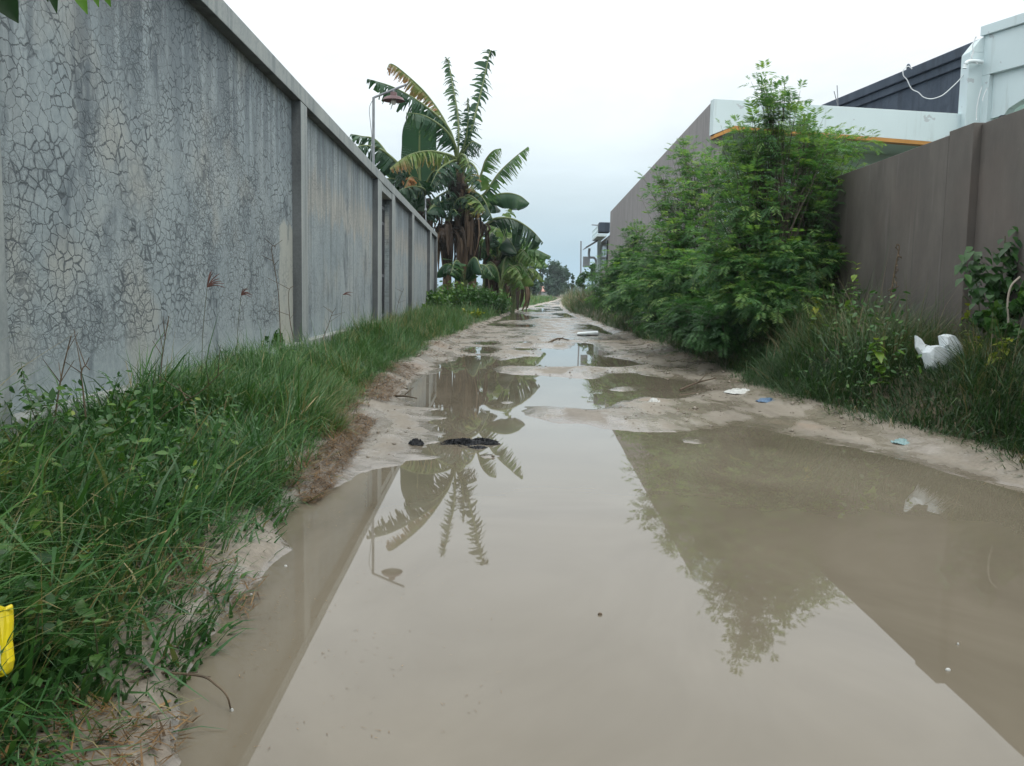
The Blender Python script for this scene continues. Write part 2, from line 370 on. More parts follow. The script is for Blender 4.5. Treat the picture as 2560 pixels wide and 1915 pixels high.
def make_mud():
    m, t, b = mat('wet_mud', 0.6); P = pos(t)
    s = t.add('ShaderNodeSeparateXYZ', i_0=P); X, Y, Z = s.outputs
    n = t.noise(t.map(P, (1, 0.45, 1)), 2.6, 6, 0.62)
    c = t.ramp(n, [(0.28, (0.100, 0.087, 0.064)), (0.48, (0.178, 0.157, 0.120)), (0.72, (0.248, 0.222, 0.177))])
    red = t.step(t.noise(t.map(P, (1, .6, 1), (5, 1, 0)), 1.5, 4), 0.58, 0.70)
    c = t.mix(t.math('MULTIPLY', red, 0.45), c, (0.24, 0.16, 0.10))
    gr = t.step(t.noise(t.map(P, (.7, .25, 1), (1, 7, 0)), 1.7, 4), 0.52, 0.62)
    c = t.mix(t.math('MULTIPLY', gr, 0.4), c, (0.135, 0.12, 0.104))
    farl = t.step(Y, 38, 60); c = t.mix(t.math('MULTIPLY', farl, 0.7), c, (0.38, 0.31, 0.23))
    tr = t.step(t.noise(t.map(P, (5.5, .35, 1), (0, 0, 0), (0, 0, -.08)), 1.0, 4, .6), 0.54, 0.66)
    c = t.mix(t.math('MULTIPLY', tr, 0.45), c, (0.105, 0.088, 0.066))
    spk = t.noise(P, 60, 5, 0.7); c = t.mix(0.3, c, t.ramp(spk, [(0.33, (0.070, 0.058, 0.043)), (0.66, (0.28, 0.245, 0.198))]))
    # wet just above the waterline
    wet = t.math('SUBTRACT', 1.0, t.step(t.math('ADD', Z, t.math('MULTIPLY', t.math('SUBTRACT', t.noise(P, 6, 4), 0.5), 0.03)), 0.002, 0.02))
    film = t.step(t.noise(t.map(P, (1.0, .4, 1), (2, 3, 0)), 3.2, 5, 0.6), 0.44, 0.56)
    wetf = t.math('MAXIMUM', wet, t.math('MULTIPLY', film, 0.8))
    c = t.mix(t.math('MULTIPLY', wet, 0.55), c, (0.105, 0.088, 0.066))
    c = t.mix(t.math('MULTIPLY', wetf, 0.2), c, (0.14, 0.12, 0.092))
    t.put(b.inputs['Base Color'], c)
    t.put(b.inputs['Roughness'], t.math('MULTIPLY_ADD', wetf, -0.58, 0.70))
    b.inputs['Specular IOR Level'].default_value = 0.6
    rip = t.noise(t.map(P, (1, 1, 1), (0, 0, 0), (0, 0, 0.5)), 22, 5, 0.6)
    tread = t.noise(t.map(P, (26, 3, 1), (0, 0, 0), (0, 0, 0.6)), 1.0, 3)
    bump(t, b, t.math('ADD', t.math('MULTIPLY', rip, 0.8), t.math('MULTIPLY', tread, 0.35)), 0.5, 0.012)
    return m
M_MUD = make_mud()

def make_water():
    m, t, b = mat('muddy_water', 0.015); P = pos(t)
    n = t.noise(t.map(P, (1, .7, 1)), 1.1, 5, 0.6, 1.2)
    c = t.ramp(n, [(0.28, (0.122, 0.106, 0.077)), (0.72, (0.182, 0.161, 0.122))])
    t.put(b.inputs['Base Color'], c); b.inputs['IOR'].default_value = 1.36
    bump(t, b, t.noise(P, 1.7, 2), 0.05, 0.004)
    return m
M_WATER = make_water()
M_SOIL = simple('damp_soil', (0.055, 0.048, 0.030), (0.12, 0.095, 0.06), 7, 0.9, 6, 0.5)

# grass / leaves
M_GRASS = leafmat('grass_blades', [(0.0, (0.018, 0.055, 0.022)), (0.45, (0.042, 0.118, 0.036)), (0.75, (0.085, 0.185, 0.052)), (0.90, (0.19, 0.19, 0.08)), (1.0, (0.30, 0.235, 0.12))], 0.36, 0.25)
M_GRASSR = leafmat('shade_grass_blades', [(0.0, (0.016, 0.042, 0.018)), (0.5, (0.034, 0.082, 0.028)), (0.78, (0.075, 0.125, 0.042)), (0.90, (0.13, 0.115, 0.06)), (1.0, (0.24, 0.19, 0.12))], 0.42, 0.22)  # darker copy of the grass colours, shade of the right verge painted in
M_STRAW = leafmat('dead_straw', [(0.0, (0.060, 0.036, 0.016)), (0.5, (0.165, 0.095, 0.036)), (1.0, (0.33, 0.21, 0.09))], 0.6, 0.12)
M_LEUC = leafmat('feathery_leaves', [(0.0, (0.022, 0.060, 0.026)), (0.45, (0.048, 0.130, 0.052)), (0.8, (0.105, 0.225, 0.080)), (1.0, (0.22, 0.33, 0.085))], 0.45, 0.52)
M_BARK = simple('grey_brown_bark', (0.050, 0.044, 0.034), (0.12, 0.105, 0.08), 20, 0.9, bs=0.4)
M_BANANA = leafmat('banana_leaf_blade', [(0.0, (0.012, 0.040, 0.022)), (0.4, (0.020, 0.070, 0.030)), (0.62, (0.075, 0.170, 0.035)), (0.80, (0.14, 0.190, 0.05)), (0.92, (0.25, 0.15, 0.07)), (1.0, (0.34, 0.15, 0.045))], 0.38, 0.28, 0.12)
M_RIB = simple('banana_midrib', (0.10, 0.15, 0.05), (0.16, 0.20, 0.08), 5, 0.5)
M_DEAD = leafmat('dead_banana_leaf', [(0.0, (0.016, 0.011, 0.008)), (0.5, (0.045, 0.030, 0.019)), (1.0, (0.13, 0.088, 0.056))], 0.8, 0.1)
M_PSEUDO = simple('banana_stem', (0.030, 0.021, 0.014), (0.12, 0.072, 0.038), 5, 0.8, 6, 0.5, (3, 3, 0.4))
M_PSEUDOG = simple('young_banana_stem', (0.06, 0.10, 0.03), (0.13, 0.16, 0.06), 4, 0.6, 5, 0.3, (3, 3, 0.4))
M_BROAD = leafmat('broad_leaf', [(0.0, (0.020, 0.060, 0.020)), (0.5, (0.045, 0.120, 0.030)), (0.8, (0.11, 0.21, 0.03)), (1.0, (0.26, 0.28, 0.03))], 0.4, 0.3)
M_NEARLEAF = leafmat('mango_leaf', [(0.0, (0.010, 0.030, 0.010)), (0.5, (0.03, 0.09, 0.02)), (1.0, (0.12, 0.26, 0.03))], 0.35, 0.4)
M_SEED = simple('red_brown_seed_head', (0.10, 0.045, 0.04), (0.17, 0.08, 0.06), 40, 0.8)
M_STALK = simple('grass_stalk', (0.06, 0.07, 0.035), (0.11, 0.11, 0.055), 20, 0.7)
M_FARLEAF = leafmat('far_tree_leaves', [(0.0, (0.022, 0.055, 0.040)), (0.6, (0.045, 0.095, 0.062)), (1.0, (0.08, 0.14, 0.08))], 0.6, 0.25)

# ------------------------------------------------------------------ terrain
EL = np.array([on_z(u, v)[:2] for u, v in [(300, 1890), (415, 1690), (530, 1530), (618, 1370), (695, 1250), (815, 1135), (905, 1020), (985, 945), (1100, 865), (1195, 815), (1290, 776), (1345, 762), (1385, 753)]])
ER = np.array([on_z(u, v)[:2] for u, v in [(2560, 1195), (2430, 1150), (2300, 1120), (2080, 1052), (1900, 995), (1770, 930), (1650, 876), (1555, 835), (1475, 803), (1425, 783), (1408, 768), (1403, 754)]])
def xl(y): return np.interp(y, np.r_[-5, EL[:, 1], 110, 400], np.r_[EL[0, 0]+.05, EL[:, 0], 8.5, 40])
def xr(y): return np.interp(y, np.r_[-5, ER[:, 1], 110, 400], np.r_[ER[0, 0]-.1, ER[:, 0], 9.9, 44])

def ground_h(x, y):
    dl = xl(y)-x; dr = x-xr(y)
    n = fbm(x*1.7+50, y*1.7+20, 4)
    hl = 0.015+0.17*sstep(dl, 0.0, 0.75)+0.03*n*sstep(dl, 0.05, 0.5)
    rh = np.interp(y, [0, 10, 28, 40, 80], [0.36, 0.36, 0.34, 0.22, 0.15])
    hr = 0.015+rh*sstep(dr, 0.0, 0.62)+0.04*n*sstep(dr, 0.05, 0.5)
    ins = np.minimum(-dl, -dr)
    hi = 0.015-0.45*sstep(ins, 0.0, 0.3)
    return np.where(dl > 0, hl, np.where(dr > 0, hr, hi))

WATER_PX = [(427, 1915), (427, 1788), (439, 1707), (468, 1638), (525, 1577), (557, 1528), (570, 1491), (635, 1450), (655, 1424), (700, 1390), (719, 1373), (690, 1340), (678, 1311), (723, 1257), (782, 1238), (859, 1207), (904, 1180), (949, 1171), (995, 1167), (1016, 1151), (1085, 1148), (1117, 1141), (1050, 1134), (1065, 1110), (1091, 1105), (1085, 1090), (1131, 1083), (1088, 1076), (1085, 1053), (1114, 1044), (1082, 1038), (1085, 1027), (1114, 1021), (1045, 1016), (1035, 998), (1017, 986), (1043, 948), (1069, 935), (1092, 934), (1107, 925), (1100, 912), (1116, 905), (1142, 901), (1156, 889), (1202, 888), (1229, 892), (1234, 898), (1252, 901), (1275, 898), (1318, 890), (1353, 893), (1359, 882), (1353, 873), (1373, 870), (1405, 874), (1431, 870), (1434, 856), (1463, 856), (1486, 861), (1500, 876), (1532, 885), (1500, 890), (1579, 902), (1602, 911), (1564, 916), (1530, 919), (1463, 916), (1376, 918), (1249, 915), (1229, 922), (1240, 931), (1281, 937), (1347, 938), (1434, 945), (1477, 948), (1509, 942), (1535, 932), (1573, 931), (1622, 940), (1665, 945), (1730, 954), (1765, 976), (1696, 994), (1664, 997), (1601, 991), (1522, 1012), (1519, 1020), (1475, 1023), (1364, 1015), (1307, 1016), (1300, 1030), (1330, 1045), (1400, 1058), (1468, 1062), (1497, 1070), (1538, 1075), (1617, 1080), (1687, 1080), (1808, 1069), (1860, 1062), (1956, 1084), (2077, 1110), (2208, 1136), (2316, 1167), (2425, 1197), (2560, 1219)]
WATER = np.array([[-0.5, -4.0], [-0.55, 0.6]]+[list(on_z(u, v)[:2]) for u, v in WATER_PX]+[[2.2, 3.0], [2.0, -4.0]])
def ellipse_px(u0, u1, v0, v1, n=14):
    return np.array([on_z((u0+u1)/2+(u1-u0)/2*math.cos(a), (v0+v1)/2+(v1-v0)/2*math.sin(a))[:2] for a in np.linspace(0, 2*math.pi, n, endpoint=False)])
PONDS = [ellipse_px(*e) for e in [(1162, 1240, 866, 885), (1184, 1245, 853, 863), (1191, 1276, 833, 846), (1289, 1333, 869, 877), (1292, 1324, 853, 858), (1228, 1258, 824, 829)]]
ISLES = [ellipse_px(*e) for e in [(1522, 1598, 966, 979), (1708, 1787, 1092, 1109), (1201, 1253, 1136, 1147), (1248, 1282, 1002, 1010), (1340, 1392, 1037, 1046), (1398, 1416, 1040, 1046), (1560, 1610, 1000, 1004), (1660, 1700, 906, 912), (1060, 1078, 958, 963)]]
def sdist(poly, X, Y):
    """signed distance, positive inside"""
    P = np.stack([X, Y], -1); n = len(poly); d = np.full(X.shape, 1e9); ins = np.zeros(X.shape, bool)
    for i in range(n):
        a = poly[i]; b = poly[(i+1) % n]; e = b-a; w_ = P-a
        t = np.clip((w_@e)/(e@e+1e-12), 0, 1); q = w_-t[..., None]*e; d = np.minimum(d, (q**2).sum(-1))
        c = ((a[1] <= Y) != (b[1] <= Y)); den = np.where(abs(b[1]-a[1]) < 1e-12, 1e-12, b[1]-a[1])
        ins ^= c & (X < a[0]+(Y-a[1])/den*e[0])
    d = np.sqrt(d); return np.where(ins, d, -d)

def road_h(X, Y):
    wd = sdist(WATER, X, Y)
    for p in PONDS: wd = np.maximum(wd, sdist(p, X, Y))
    for p in ISLES: wd = np.minimum(wd, -sdist(p, X, Y)*0.8)
    wd = wd + 0.035*fbm(X*7, Y*5, 3)*sstep(Y, 1.5, 5)+0.012*fbm(X*30, Y*24, 2)
    near = np.where(wd > 0, -np.minimum(wd*0.30, 0.12), np.minimum(-wd*0.11, 0.026))
    near = near+np.where(wd < 0, 1, 0)*np.minimum(-wd*.2, 1)*(0.018*fbm(X*4.2, Y*3, 4))
    nf = fbm(X*1.15+3, Y*0.42+8, 4)+0.35*fbm(X*3.4, Y*1.3, 3)
    far = 0.010+0.055*nf
    far = np.where(far < 0, far*0.6, far*0.5)
    k = sstep(Y, 13.2, 15.8)
    h = near*(1-k)+far*k
    eb = np.minimum(X-xl(Y), xr(Y)-X)          # bank rises towards the verges
    h = h+0.05*sstep(-eb, -0.22, 0.05)*sstep(-wd, -0.03, 0.04)
    return h + 0.004*fbm(X*14, Y*10, 2)*(wd < 0)

# road (mud track)
ys = np.r_[np.arange(-3.5, 0.9, 0.1), np.geomspace(0.9, 130, 560)]
NXR = 250
sx = np.linspace(-0.09, 1.09, NXR)
YY = np.repeat(ys[:, None], NXR, 1); XX = xl(ys)[:, None]*(1-sx)+xr(ys)[:, None]*sx
ZZ = road_h(XX, YY)
def grid(name, X, Y, Z, m, smooth=True):
    r, c = X.shape; i = np.arange(r*c).reshape(r, c)
    Q = np.stack([i[:-1, :-1], i[:-1, 1:], i[1:, 1:], i[1:, :-1]], -1).reshape(-1, 4)
    V = np.stack([X, Y, Z], -1).reshape(-1, 3)
    return from_np(name, V, Q, np.full(len(V), .5), m, smooth=smooth)
tag(grid('road', XX, YY, ZZ, M_MUD), 'rutted mud track full of potholes between the two walls', 'road', kind='structure')
yw = np.r_[np.linspace(-3.5, 60, 40)]
sw = np.linspace(-0.07, 1.07, 12)
XW = xl(yw)[:, None]*(1-sw)+xr(yw)[:, None]*sw
tag(grid('water', XW, np.repeat(yw[:, None], 12, 1), np.zeros_like(XW), M_WATER), 'still brown flood water filling the ruts of the track', 'water', kind='structure')
# ground sheet to the horizon
gy = np.r_[-300, -60, -15, np.arange(-4, 1, .3), np.geomspace(1, 120, 230), np.geomspace(125, 620, 20)]
gt = np.r_[-700, -200, -60, -20, -8, -4, -2.5, np.linspace(-1.6, -.01, 26)]
GX = []; 
for y in gy:
    l, r = float(xl(y)), float(xr(y))
    GX.append(np.r_[l+gt, l+np.array([.06, .15, .3, .34]), r-np.array([.34, .3, .15, .06]), r-gt[::-1]])
GX = np.array(GX); GYY = np.repeat(gy[:, None], GX.shape[1], 1)
tag(grid('ground', GX, GYY, ground_h(GX, GYY), M_SOIL), 'damp earth of the verges and fields', 'ground', kind='structure')

# ------------------------------------------------------------------ grass
def blades(base, hgt, wid, az, lean, curl, tint, segs=3):
    """vectorised blades; base (n,3), returns V,Q,T"""
    n = len(base); k = segs+1
    t = np.linspace(0, 1, k)[None, :]
    d = np.stack([np.cos(az), np.sin(az), 0*az], -1); sd = np.stack([-np.sin(az), np.cos(az), 0*az], -1)
    ang = lean[:, None]+curl[:, None]*t                     # angle from vertical along the blade
    step = hgt[:, None]/segs
    dx = np.sin(ang)*step; dz = np.cos(ang)*step
    cx = np.concatenate([np.zeros((n, 1)), np.cumsum(dx[:, :-1], 1)], 1); cz = np.concatenate([np.zeros((n, 1)), np.cumsum(dz[:, :-1], 1)], 1)
    C = base[:, None, :]+d[:, None, :]*cx[..., None]+np.array([0, 0, 1.0])*cz[..., None]
    w_ = wid[:, None]*(1-t**1.6*0.93)*0.5
    rot = rng.uniform(-.9, .9, n)[:, None]
    S = sd[:, None, :]*np.cos(rot)[..., None]+d[:, None, :]*np.sin(rot)[..., None]
    L = C-S*w_[..., None]; R = C+S*w_[..., None]
    V = np.stack([L, R], 2).reshape(n*k*2, 3)
    i = np.arange(n)[:, None]*(2*k)+np.arange(segs)[None, :]*2
    Q = np.stack([i, i+1, i+3, i+2], -1).reshape(-1, 4)
    T = np.repeat(tint, 2*k)
    return V, Q, T
def join(parts):
    V = []; Q = []; T = []; o = 0
    for v, q, t in parts: V.append(v); Q.append(q+o); T.append(t); o += len(v)
    return np.concatenate(V), np.concatenate(Q), np.concatenate(T)

def verge_pts(n, y0, y1, side, w0, w1, power=1.0):
    """random points on a verge; distances w0..w1 from the road edge"""
    y = y0*(y1/y0)**rng.random(n) if power == 'log' else rng.uniform(y0, y1, n)
    d = w0+(w1-w0)*rng.random(n)
    x = xl(y)-d if side < 0 else xr(y)+d
    return x, y, d

WALLX = -1.65
def left_grass():
    parts = []
    def zone(n, y0, y1, w0, w1, h, wd, bright, dry, lo=0.1, log=True, lean0=.35, curl0=.85):
        x, y, d = verge_pts(n, y0, y1, -1, w0, w1, 'log' if log else 1)
        keep = ((x > WALLX+0.005) | (y > 28.4)) & (fbm(x*2.3+7, y*2.3, 3) > -0.75+lo)
        x, y, d = x[keep], y[keep], d[keep]; n = len(x)
        cl = fbm(x*1.6+9, y*1.6+4, 3); tall = 1+.45*sstep(d, .55, .95)*(y < 4.2)
        hh = h*tall*(0.75+0.5*cl+rng.normal(0, .18, n))*(0.45+0.55*sstep(d, -.05, .22)); hh = np.clip(hh, .04, 2)
        az = rng.uniform(-math.pi, math.pi, n); az = np.where(rng.random(n) < .6, vnoise(x*1.9+5, y*1.5)*9.4+rng.normal(0, .7, n), az); hh = np.clip(hh*(.62+.8*vnoise(x*2.7, y*2.2+8)), .03, 2)
        lean = np.abs(rng.normal(lean0, .3, n)); curl = np.abs(rng.normal(curl0, .6, n))
        tint = np.clip(bright+0.16*cl+rng.normal(0, .13, n), 0, .8)
        dr = rng.random(n) < dry+0.18*(fbm(x*1.1, y*1.1+3, 2) > .25); tint = np.where(dr, rng.uniform(.82, 1, n), tint)
        b = np.stack([x, y, ground_h(x, y)-.01], -1)
        parts.append(blades(b, hh, wd*rng.uniform(.6, 1.4, n), az, lean, curl, tint))
    zone(9000, 0.7, 3.2, -.02, 1.1, .24, .0050, .42, .08, lean0=.5, curl0=.9)
    zone(9000, 0.7, 3.4, -.06, 1.1, .29, .0110, .52, .05, lean0=.45, curl0=1.2)
    zone(1600, 0.7, 4.5, .0, 1.1, .38, .0140, .45, .05, lean0=.35, curl0=1.5)
    zone(2500, 0.7, 5, .0, 1.1, .42, .0026, .5, .75, lean0=.8, curl0=.7)
    zone(15000, 3.0, 6.5, -.03, .95, .25, .0052, .46, .07, lean0=.45, curl0=1.0)
    zone(7500, 3.0, 7.5, -.05, .95, .30, .0090, .54, .06, lean0=.45, curl0=1.2)
    zone(26000, 4.5, 11, .0, .95, .28, .0042, .52, .03, lean0=.45, curl0=1.1)
    zone(22000, 9, 29, .0, 1.4, .30, .0065, .48, .06)
    zone(5000, 9, 22, .45, 1.3, .33, .007, .60, .35)
    zone(16000, 26, 70, .0, 3.6, .50, .018, .62, .03)
    zone(7000, 60, 110, .0, 14, .35, .05, .60, .1)
    zone(4000, 30, 60, .5, 3.5, .9, .016, .8, .5)
    return join(parts)
V, Q, T = left_grass()
tag(from_np('grass', V, Q, T, M_GRASS), 'lush green grass along the foot of the cracked grey wall', 'grass', kind='stuff')

def cover(n, side, y0, y1, w0, w1, size, hmax, lo):
    x, y, d = verge_pts(n, y0, y1, side, w0, w1, 'log'); keep = fbm(x*2.0+3, y*2.0+60, 3) > lo
    if side < 0: keep &= x > WALLX+.02
    x, y, d = x[keep], y[keep], d[keep]; n = len(x)
    z = ground_h(x, y)+hmax*rng.random(n)**.7*sstep(d, -.05, .25)+.01
    a = unit(np.stack([rng.normal(0, 1, n), rng.normal(0, 1, n), rng.normal(-.2, .5, n)], -1)); nn = unit(np.stack([rng.normal(0, .6, n), rng.normal(-.3, .6, n), np.ones(n)], -1))
    b_ = unit(np.cross(a, nn)); s_ = size*rng.uniform(.5, 1.4, n)[:, None]
    C_ = np.stack([x, y, z], -1); up = np.cross(b_, a)
    P_ = [C_-a*s_, C_-a*s_*.35+b_*s_*.52+up*s_*.12, C_+a*s_*.35+b_*s_*.42+up*s_*.12, C_+a*s_*1.1, C_+a*s_*.35-b_*s_*.42+up*s_*.12, C_-a*s_*.35-b_*s_*.52+up*s_*.12]
    V_ = np.stack(P_, 1).reshape(-1, 3); i_ = np.arange(n)[:, None]*6
    Q_ = np.concatenate([i_+np.array([0, 1, 2, 3]), i_+np.array([0, 3, 4, 5])], 0)
    return V_, Q_, np.repeat(np.clip(rng.normal(.42, .17, n), 0, .95), 6)
V, Q, T = join([cover(5200, -1, .8, 3.8, .1, 1.1, .016, .26, -.05), cover(1500, -1, 3, 8, .3, 1.0, .013, .22, .12)])
tag(from_np('ground_cover', V, Q, T, M_BROAD), 'small round-leaved creepers mixed into the near left grass', 'ground cover', kind='stuff')
V, Q, T = join([cover(2600, 1, 3, 9, .10, 1.1, .014, .26, .05), cover(3200, 1, 3.2, 9, .30, 1.1, .022, .50, .12)])
tag(from_np('ground_cover', V, Q, T, M_BROAD), 'small leafy creepers mixed into the dark right grass', 'ground cover', kind='stuff')
def right_wall_x(y): return np.where(y < 13.65, 3.09+.0358*y, 2.596+.0515*y)
def right_grass():
    parts = []
    def zone(n, y0, y1, w0, w1, h, wd, bright, dry, lo=0.1, curlm=.8):
        x, y, d = verge_pts(n, y0, y1, 1, w0, w1, 'log')
        keep = ((x < right_wall_x(y)-.02) | (y > 39.5)) & (fbm(x*2.3+27, y*2.3, 3) > -0.75+lo)
        x, y, d = x[keep], y[keep], d[keep]; n = len(x)
        cl = fbm(x*1.6+39, y*1.6+4, 3)
        hh = np.clip(h*(0.75+0.5*cl+rng.normal(0, .18, n))*(0.5+0.5*sstep(d, -.05, .3)), .04, 3)
        az = rng.uniform(-math.pi, math.pi, n); az = np.where(rng.random(n) < .6, vnoise(x*1.9+35, y*1.5)*9.4+rng.normal(0, .7, n), az); hh = np.clip(hh*(.62+.8*vnoise(x*2.7+31, y*2.2+8)), .03, 3)
        lean = np.abs(rng.normal(.55, .35, n)); curl = np.abs(rng.normal(curlm, .5, n))
        tint = np.clip(bright+0.18*cl+rng.normal(0, .13, n), 0, .8)
        dr = rng.random(n) < dry; tint = np.where(dr, rng.uniform(.8, 1, n), tint)
        flat = (np.abs(x/y-.502) < .036) & (y > 4.6) & (y < 5.72); hh = np.where(flat, np.minimum(hh, .115), hh)
        b = np.stack([x, y, ground_h(x, y)-.01], -1)
        parts.append(blades(b, hh, wd*rng.uniform(.6, 1.4, n), az, lean, curl, tint))
    zone(7000, .8, 2.7, -.03, 1.0, .26, .0060, .40, .05, .1, 1.2)
    zone(30000, 2.6, 7.5, -.03, 1.1, .25, .0050, .40, .05, .1, 1.2)
    zone(12000, 2.6, 8.5, -.06, 1.1, .36, .0080, .48, .07, .1, 1.3)
    zone(4500, 3, 8.5, .35, 1.1, .58, .0045, .60, .30, .1, .9)
    zone(700, 3.5, 9, .35, 1.1, .62, .0030, .6, 1.0, -.2, .5)
    zone(12000, 4, 9, .62, 1.1, .34, .0034, .55, .55, -.2, .8)
    zone(20000, 6.5, 16, .0, 1.6, .27, .0060, .36, .06)
    zone(12000, 14, 40, .0, 2.0, .40, .012, .45, .12)
    zone(9000, 34, 75, .0, 5.0, .95, .022, .7, .45)
    zone(3000, 60, 110, .0, 14, .4, .05, .55, .1)
    return join(parts)
V, Q, T = right_grass()
tag(from_np('grass', V, Q, T, M_GRASSR), 'dull dark green grass and weeds below the brown wall', 'grass', kind='stuff')

# dead straw washed along the left edge
def straw():
    parts = []
    for n, y0, y1, a, b_, ln in [(3200, 1.0, 3.2, -.10, .22, .040), (15000, 3.0, 9.0, -.17, .16, .050), (1600, 9, 20, -.25, .1, .11)]:
        x, y, d = verge_pts(n, y0, y1, -1, a, b_, 'log')
        keep = fbm(x*3+1, y*2.2, 3) > -.05; x, y = x[keep], y[keep]; n = len(x)
        z = np.maximum(np.maximum(road_h(x, y), ground_h(x, y)), 0.0)+.004+rng.random(n)*.012
        az = rng.uniform(-math.pi, math.pi, n)
        parts.append(blades(np.stack([x, y, z], -1), ln*rng.uniform(.5, 1.6, n), .0036*rng.uniform(.5, 1.6, n), az, np.full(n, 1.36)+rng.normal(0, .12, n), rng.normal(.12, .25, n), np.clip(rng.normal(.28, .25, n), 0, 1), 2))
    return join(parts)
V, Q, T = straw()
tag(from_np('straw', V, Q, T, M_STRAW), 'brown dead straw washed up along the left edge of the water', 'straw', kind='stuff')

def clods():
    n = 5200; y = 1.4*(16/1.4)**rng.random(n); f = rng.random(n); f = np.where(rng.random(n) < .6, f**3*.5, f); f = np.where(rng.random(n) < .4, 1-f*.4, f)
    x = xl(y)+(xr(y)-xl(y))*f; z = road_h(x, y); k = (z > .004) & (fbm(x*3, y*2+40, 3) > -.1); x, y, z = x[k], y[k], z[k]; n = len(x)
    r = np.clip(rng.lognormal(-5.3, .5, n), .002, .018)*np.clip(y/5, .7, 1.6)
    D = np.array([[1, 0, 0], [0, 1, 0], [-1, 0, 0], [0, -1, 0], [0, 0, .8], [0, 0, -.8]], float)
    V_ = np.stack([x, y, z+r*.15], -1)[:, None, :]+D[None]*r[:, None, None]*rng.uniform(.55, 1.35, (n, 6, 1)); i_ = np.arange(n)[:, None]*6
    Q_ = np.concatenate([i_+np.array(q) for q in ([0, 1, 4], [1, 2, 4], [2, 3, 4], [3, 0, 4], [1, 0, 5], [2, 1, 5], [3, 2, 5], [0, 3, 5])], 0)
    return V_.reshape(-1, 3), Q_, np.full(n*6, .5)
V, Q, T = clods()
tag(from_np('clods', V, Q, T, M_MUD), 'small clods and pebbles scattered over the muddy banks', 'clods', kind='stuff')
def scum():
    n = 1100; y = 1.5*(9/1.5)**rng.random(n); x = xl(y)+.15+.55*rng.random(n)**2.5
    k = (road_h(x, y) < -.004) & (fbm(x*4, y*3+9, 3) > .05); x, y = x[k], y[k]; n = len(x); az = rng.uniform(0, 6.28, n)
    return blades(np.stack([x, y, np.full(n, .0015)], -1), rng.uniform(.003, .014, n), rng.uniform(.0008, .002, n), az, np.full(n, 1.5), np.zeros(n), np.clip(rng.normal(.5, .3, n), 0, 1), 1)
V, Q, T = scum()
tag(from_np('straw', V, Q, T, M_STRAW), 'fine straw crumbs floating beside the left bank', 'straw', kind='stuff')

# ------------------------------------------------------------------ left boundary wall
lw = thing('boundary_wall', (-1.74, 12.0, 0), 'long grey concrete wall with crazed cracked plaster left of the track', 'wall')
b = MB(); b.box(-1.86, -1.73, -4, 13.5, -.2, 2.41); b.box(-1.86, -1.73, 15.4, 28.0, -.2, 2.41); b.build('wall_panel', M_PLASTER, lw)
PIL = [(-2.2, -1.93), (2.85, 3.12), (7.95, 8.22), (13.29, 13.77), (15.2, 15.66), (19.08, 19.58), (24.7, 25.4), (27.75, 28.1)]
for y0, y1 in PIL:
    b = MB(); b.box(-1.87, -1.65, y0, y1, -.2, 2.398)
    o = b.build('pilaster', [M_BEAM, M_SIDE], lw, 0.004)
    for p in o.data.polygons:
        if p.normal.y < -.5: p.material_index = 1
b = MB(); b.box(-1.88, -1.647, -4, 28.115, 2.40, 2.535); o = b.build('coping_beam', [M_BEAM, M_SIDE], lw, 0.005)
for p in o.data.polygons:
    if p.normal.z < -.5: p.material_index = 1  # soffit shade put into the colour, together with its grime
b = MB(); b.box(-1.87, -1.66, 13.77, 15.2, 2.285, 2.399); b.build('gate_lintel', M_BEAM, lw, 0.004)
for y0, y1 in [(-4, -2.2), (-1.93, 2.85), (3.12, 7.95), (8.22, 13.29)]:
    b = MB(); b.box(-1.75, -1.652, y0, y1, -.2, .325); b.build('footing', M_FOOT, lw, 0.01)
g = MB(); g.box(-1.815, -1.795, 13.78, 15.19, .1, 2.28)
go = g.build('gate', M_BLACKIRON, lw)
g = MB()
for k in range(12):
    yy = 13.84+k*.115; g.box(-1.793, -1.768, yy, yy+.03, .15, 2.25)
g.build('bars', M_BLACKIRON, go); g = MB()
for z in (.35, 1.0, 1.85, 2.1): g.box(-1.797, -1.772, 13.79, 15.18, z, z+.045)
g.build('rail', M_POLEDARK, go)
g = MB(); g.box(-1.786, -1.70, 15.165, 15.198, .1, 2.2); g.build('gate_jamb', M_PLASTER, lw)

# street lamp standing on the wall
P0 = on_y(924, 242.6, 13.66); lx = -1.765
lp = thing('street_lamp', (lx, 13.66, 2.53), 'improvised lamp with red enamel shade on a thin steel post above the wall', 'street lamp')
b = MB(); b.tube([(lx, 13.66, 2.50), (lx, 13.66, 3.62)], .020, 10); b.build('post', M_POLEDARK, lp)
tip = on_y(1017, 211, 13.60)
b = MB(); b.tube([(lx-.01, 13.66, 3.605), (lx+.02, 13.66, 3.625), tip], .017, 8); b.build('arm', M_POLEDARK, lp)
sc = on_y(984, 248, 13.62); t_ = (sc[0]-lx)/(tip[0]-lx); armz = 3.62+(tip[2]-3.62)*t_
b = MB(); c0 = (sc[0], 13.62, sc[2])
b.lathe(c0, [(.168, -.022), (.162, -.018), (.14, .018), (.10, .036), (.052, .045), (.050, .095), (.030, .105), (.0, .106)], 28)
b.lathe(c0, [(.166, -.024), (.138, .012), (.05, .036), (0, .036)], 28); b.build('lamp_shade', M_RED, lp, smooth=True)
b = MB(); b.tube([(sc[0], 13.62, sc[2]+.10), (sc[0], 13.62, armz)], .014, 8); b.build('hanger', M_POLEDARK, lp)
b = MB(); b.lathe((sc[0], 13.62, sc[2]-.03), [(.0, -.052), (.022, -.048), (.038, -.03), (.042, -.008), (.034, .018), (.02, .04)], 16); b.build('bulb', M_BULB, lp, smooth=True)
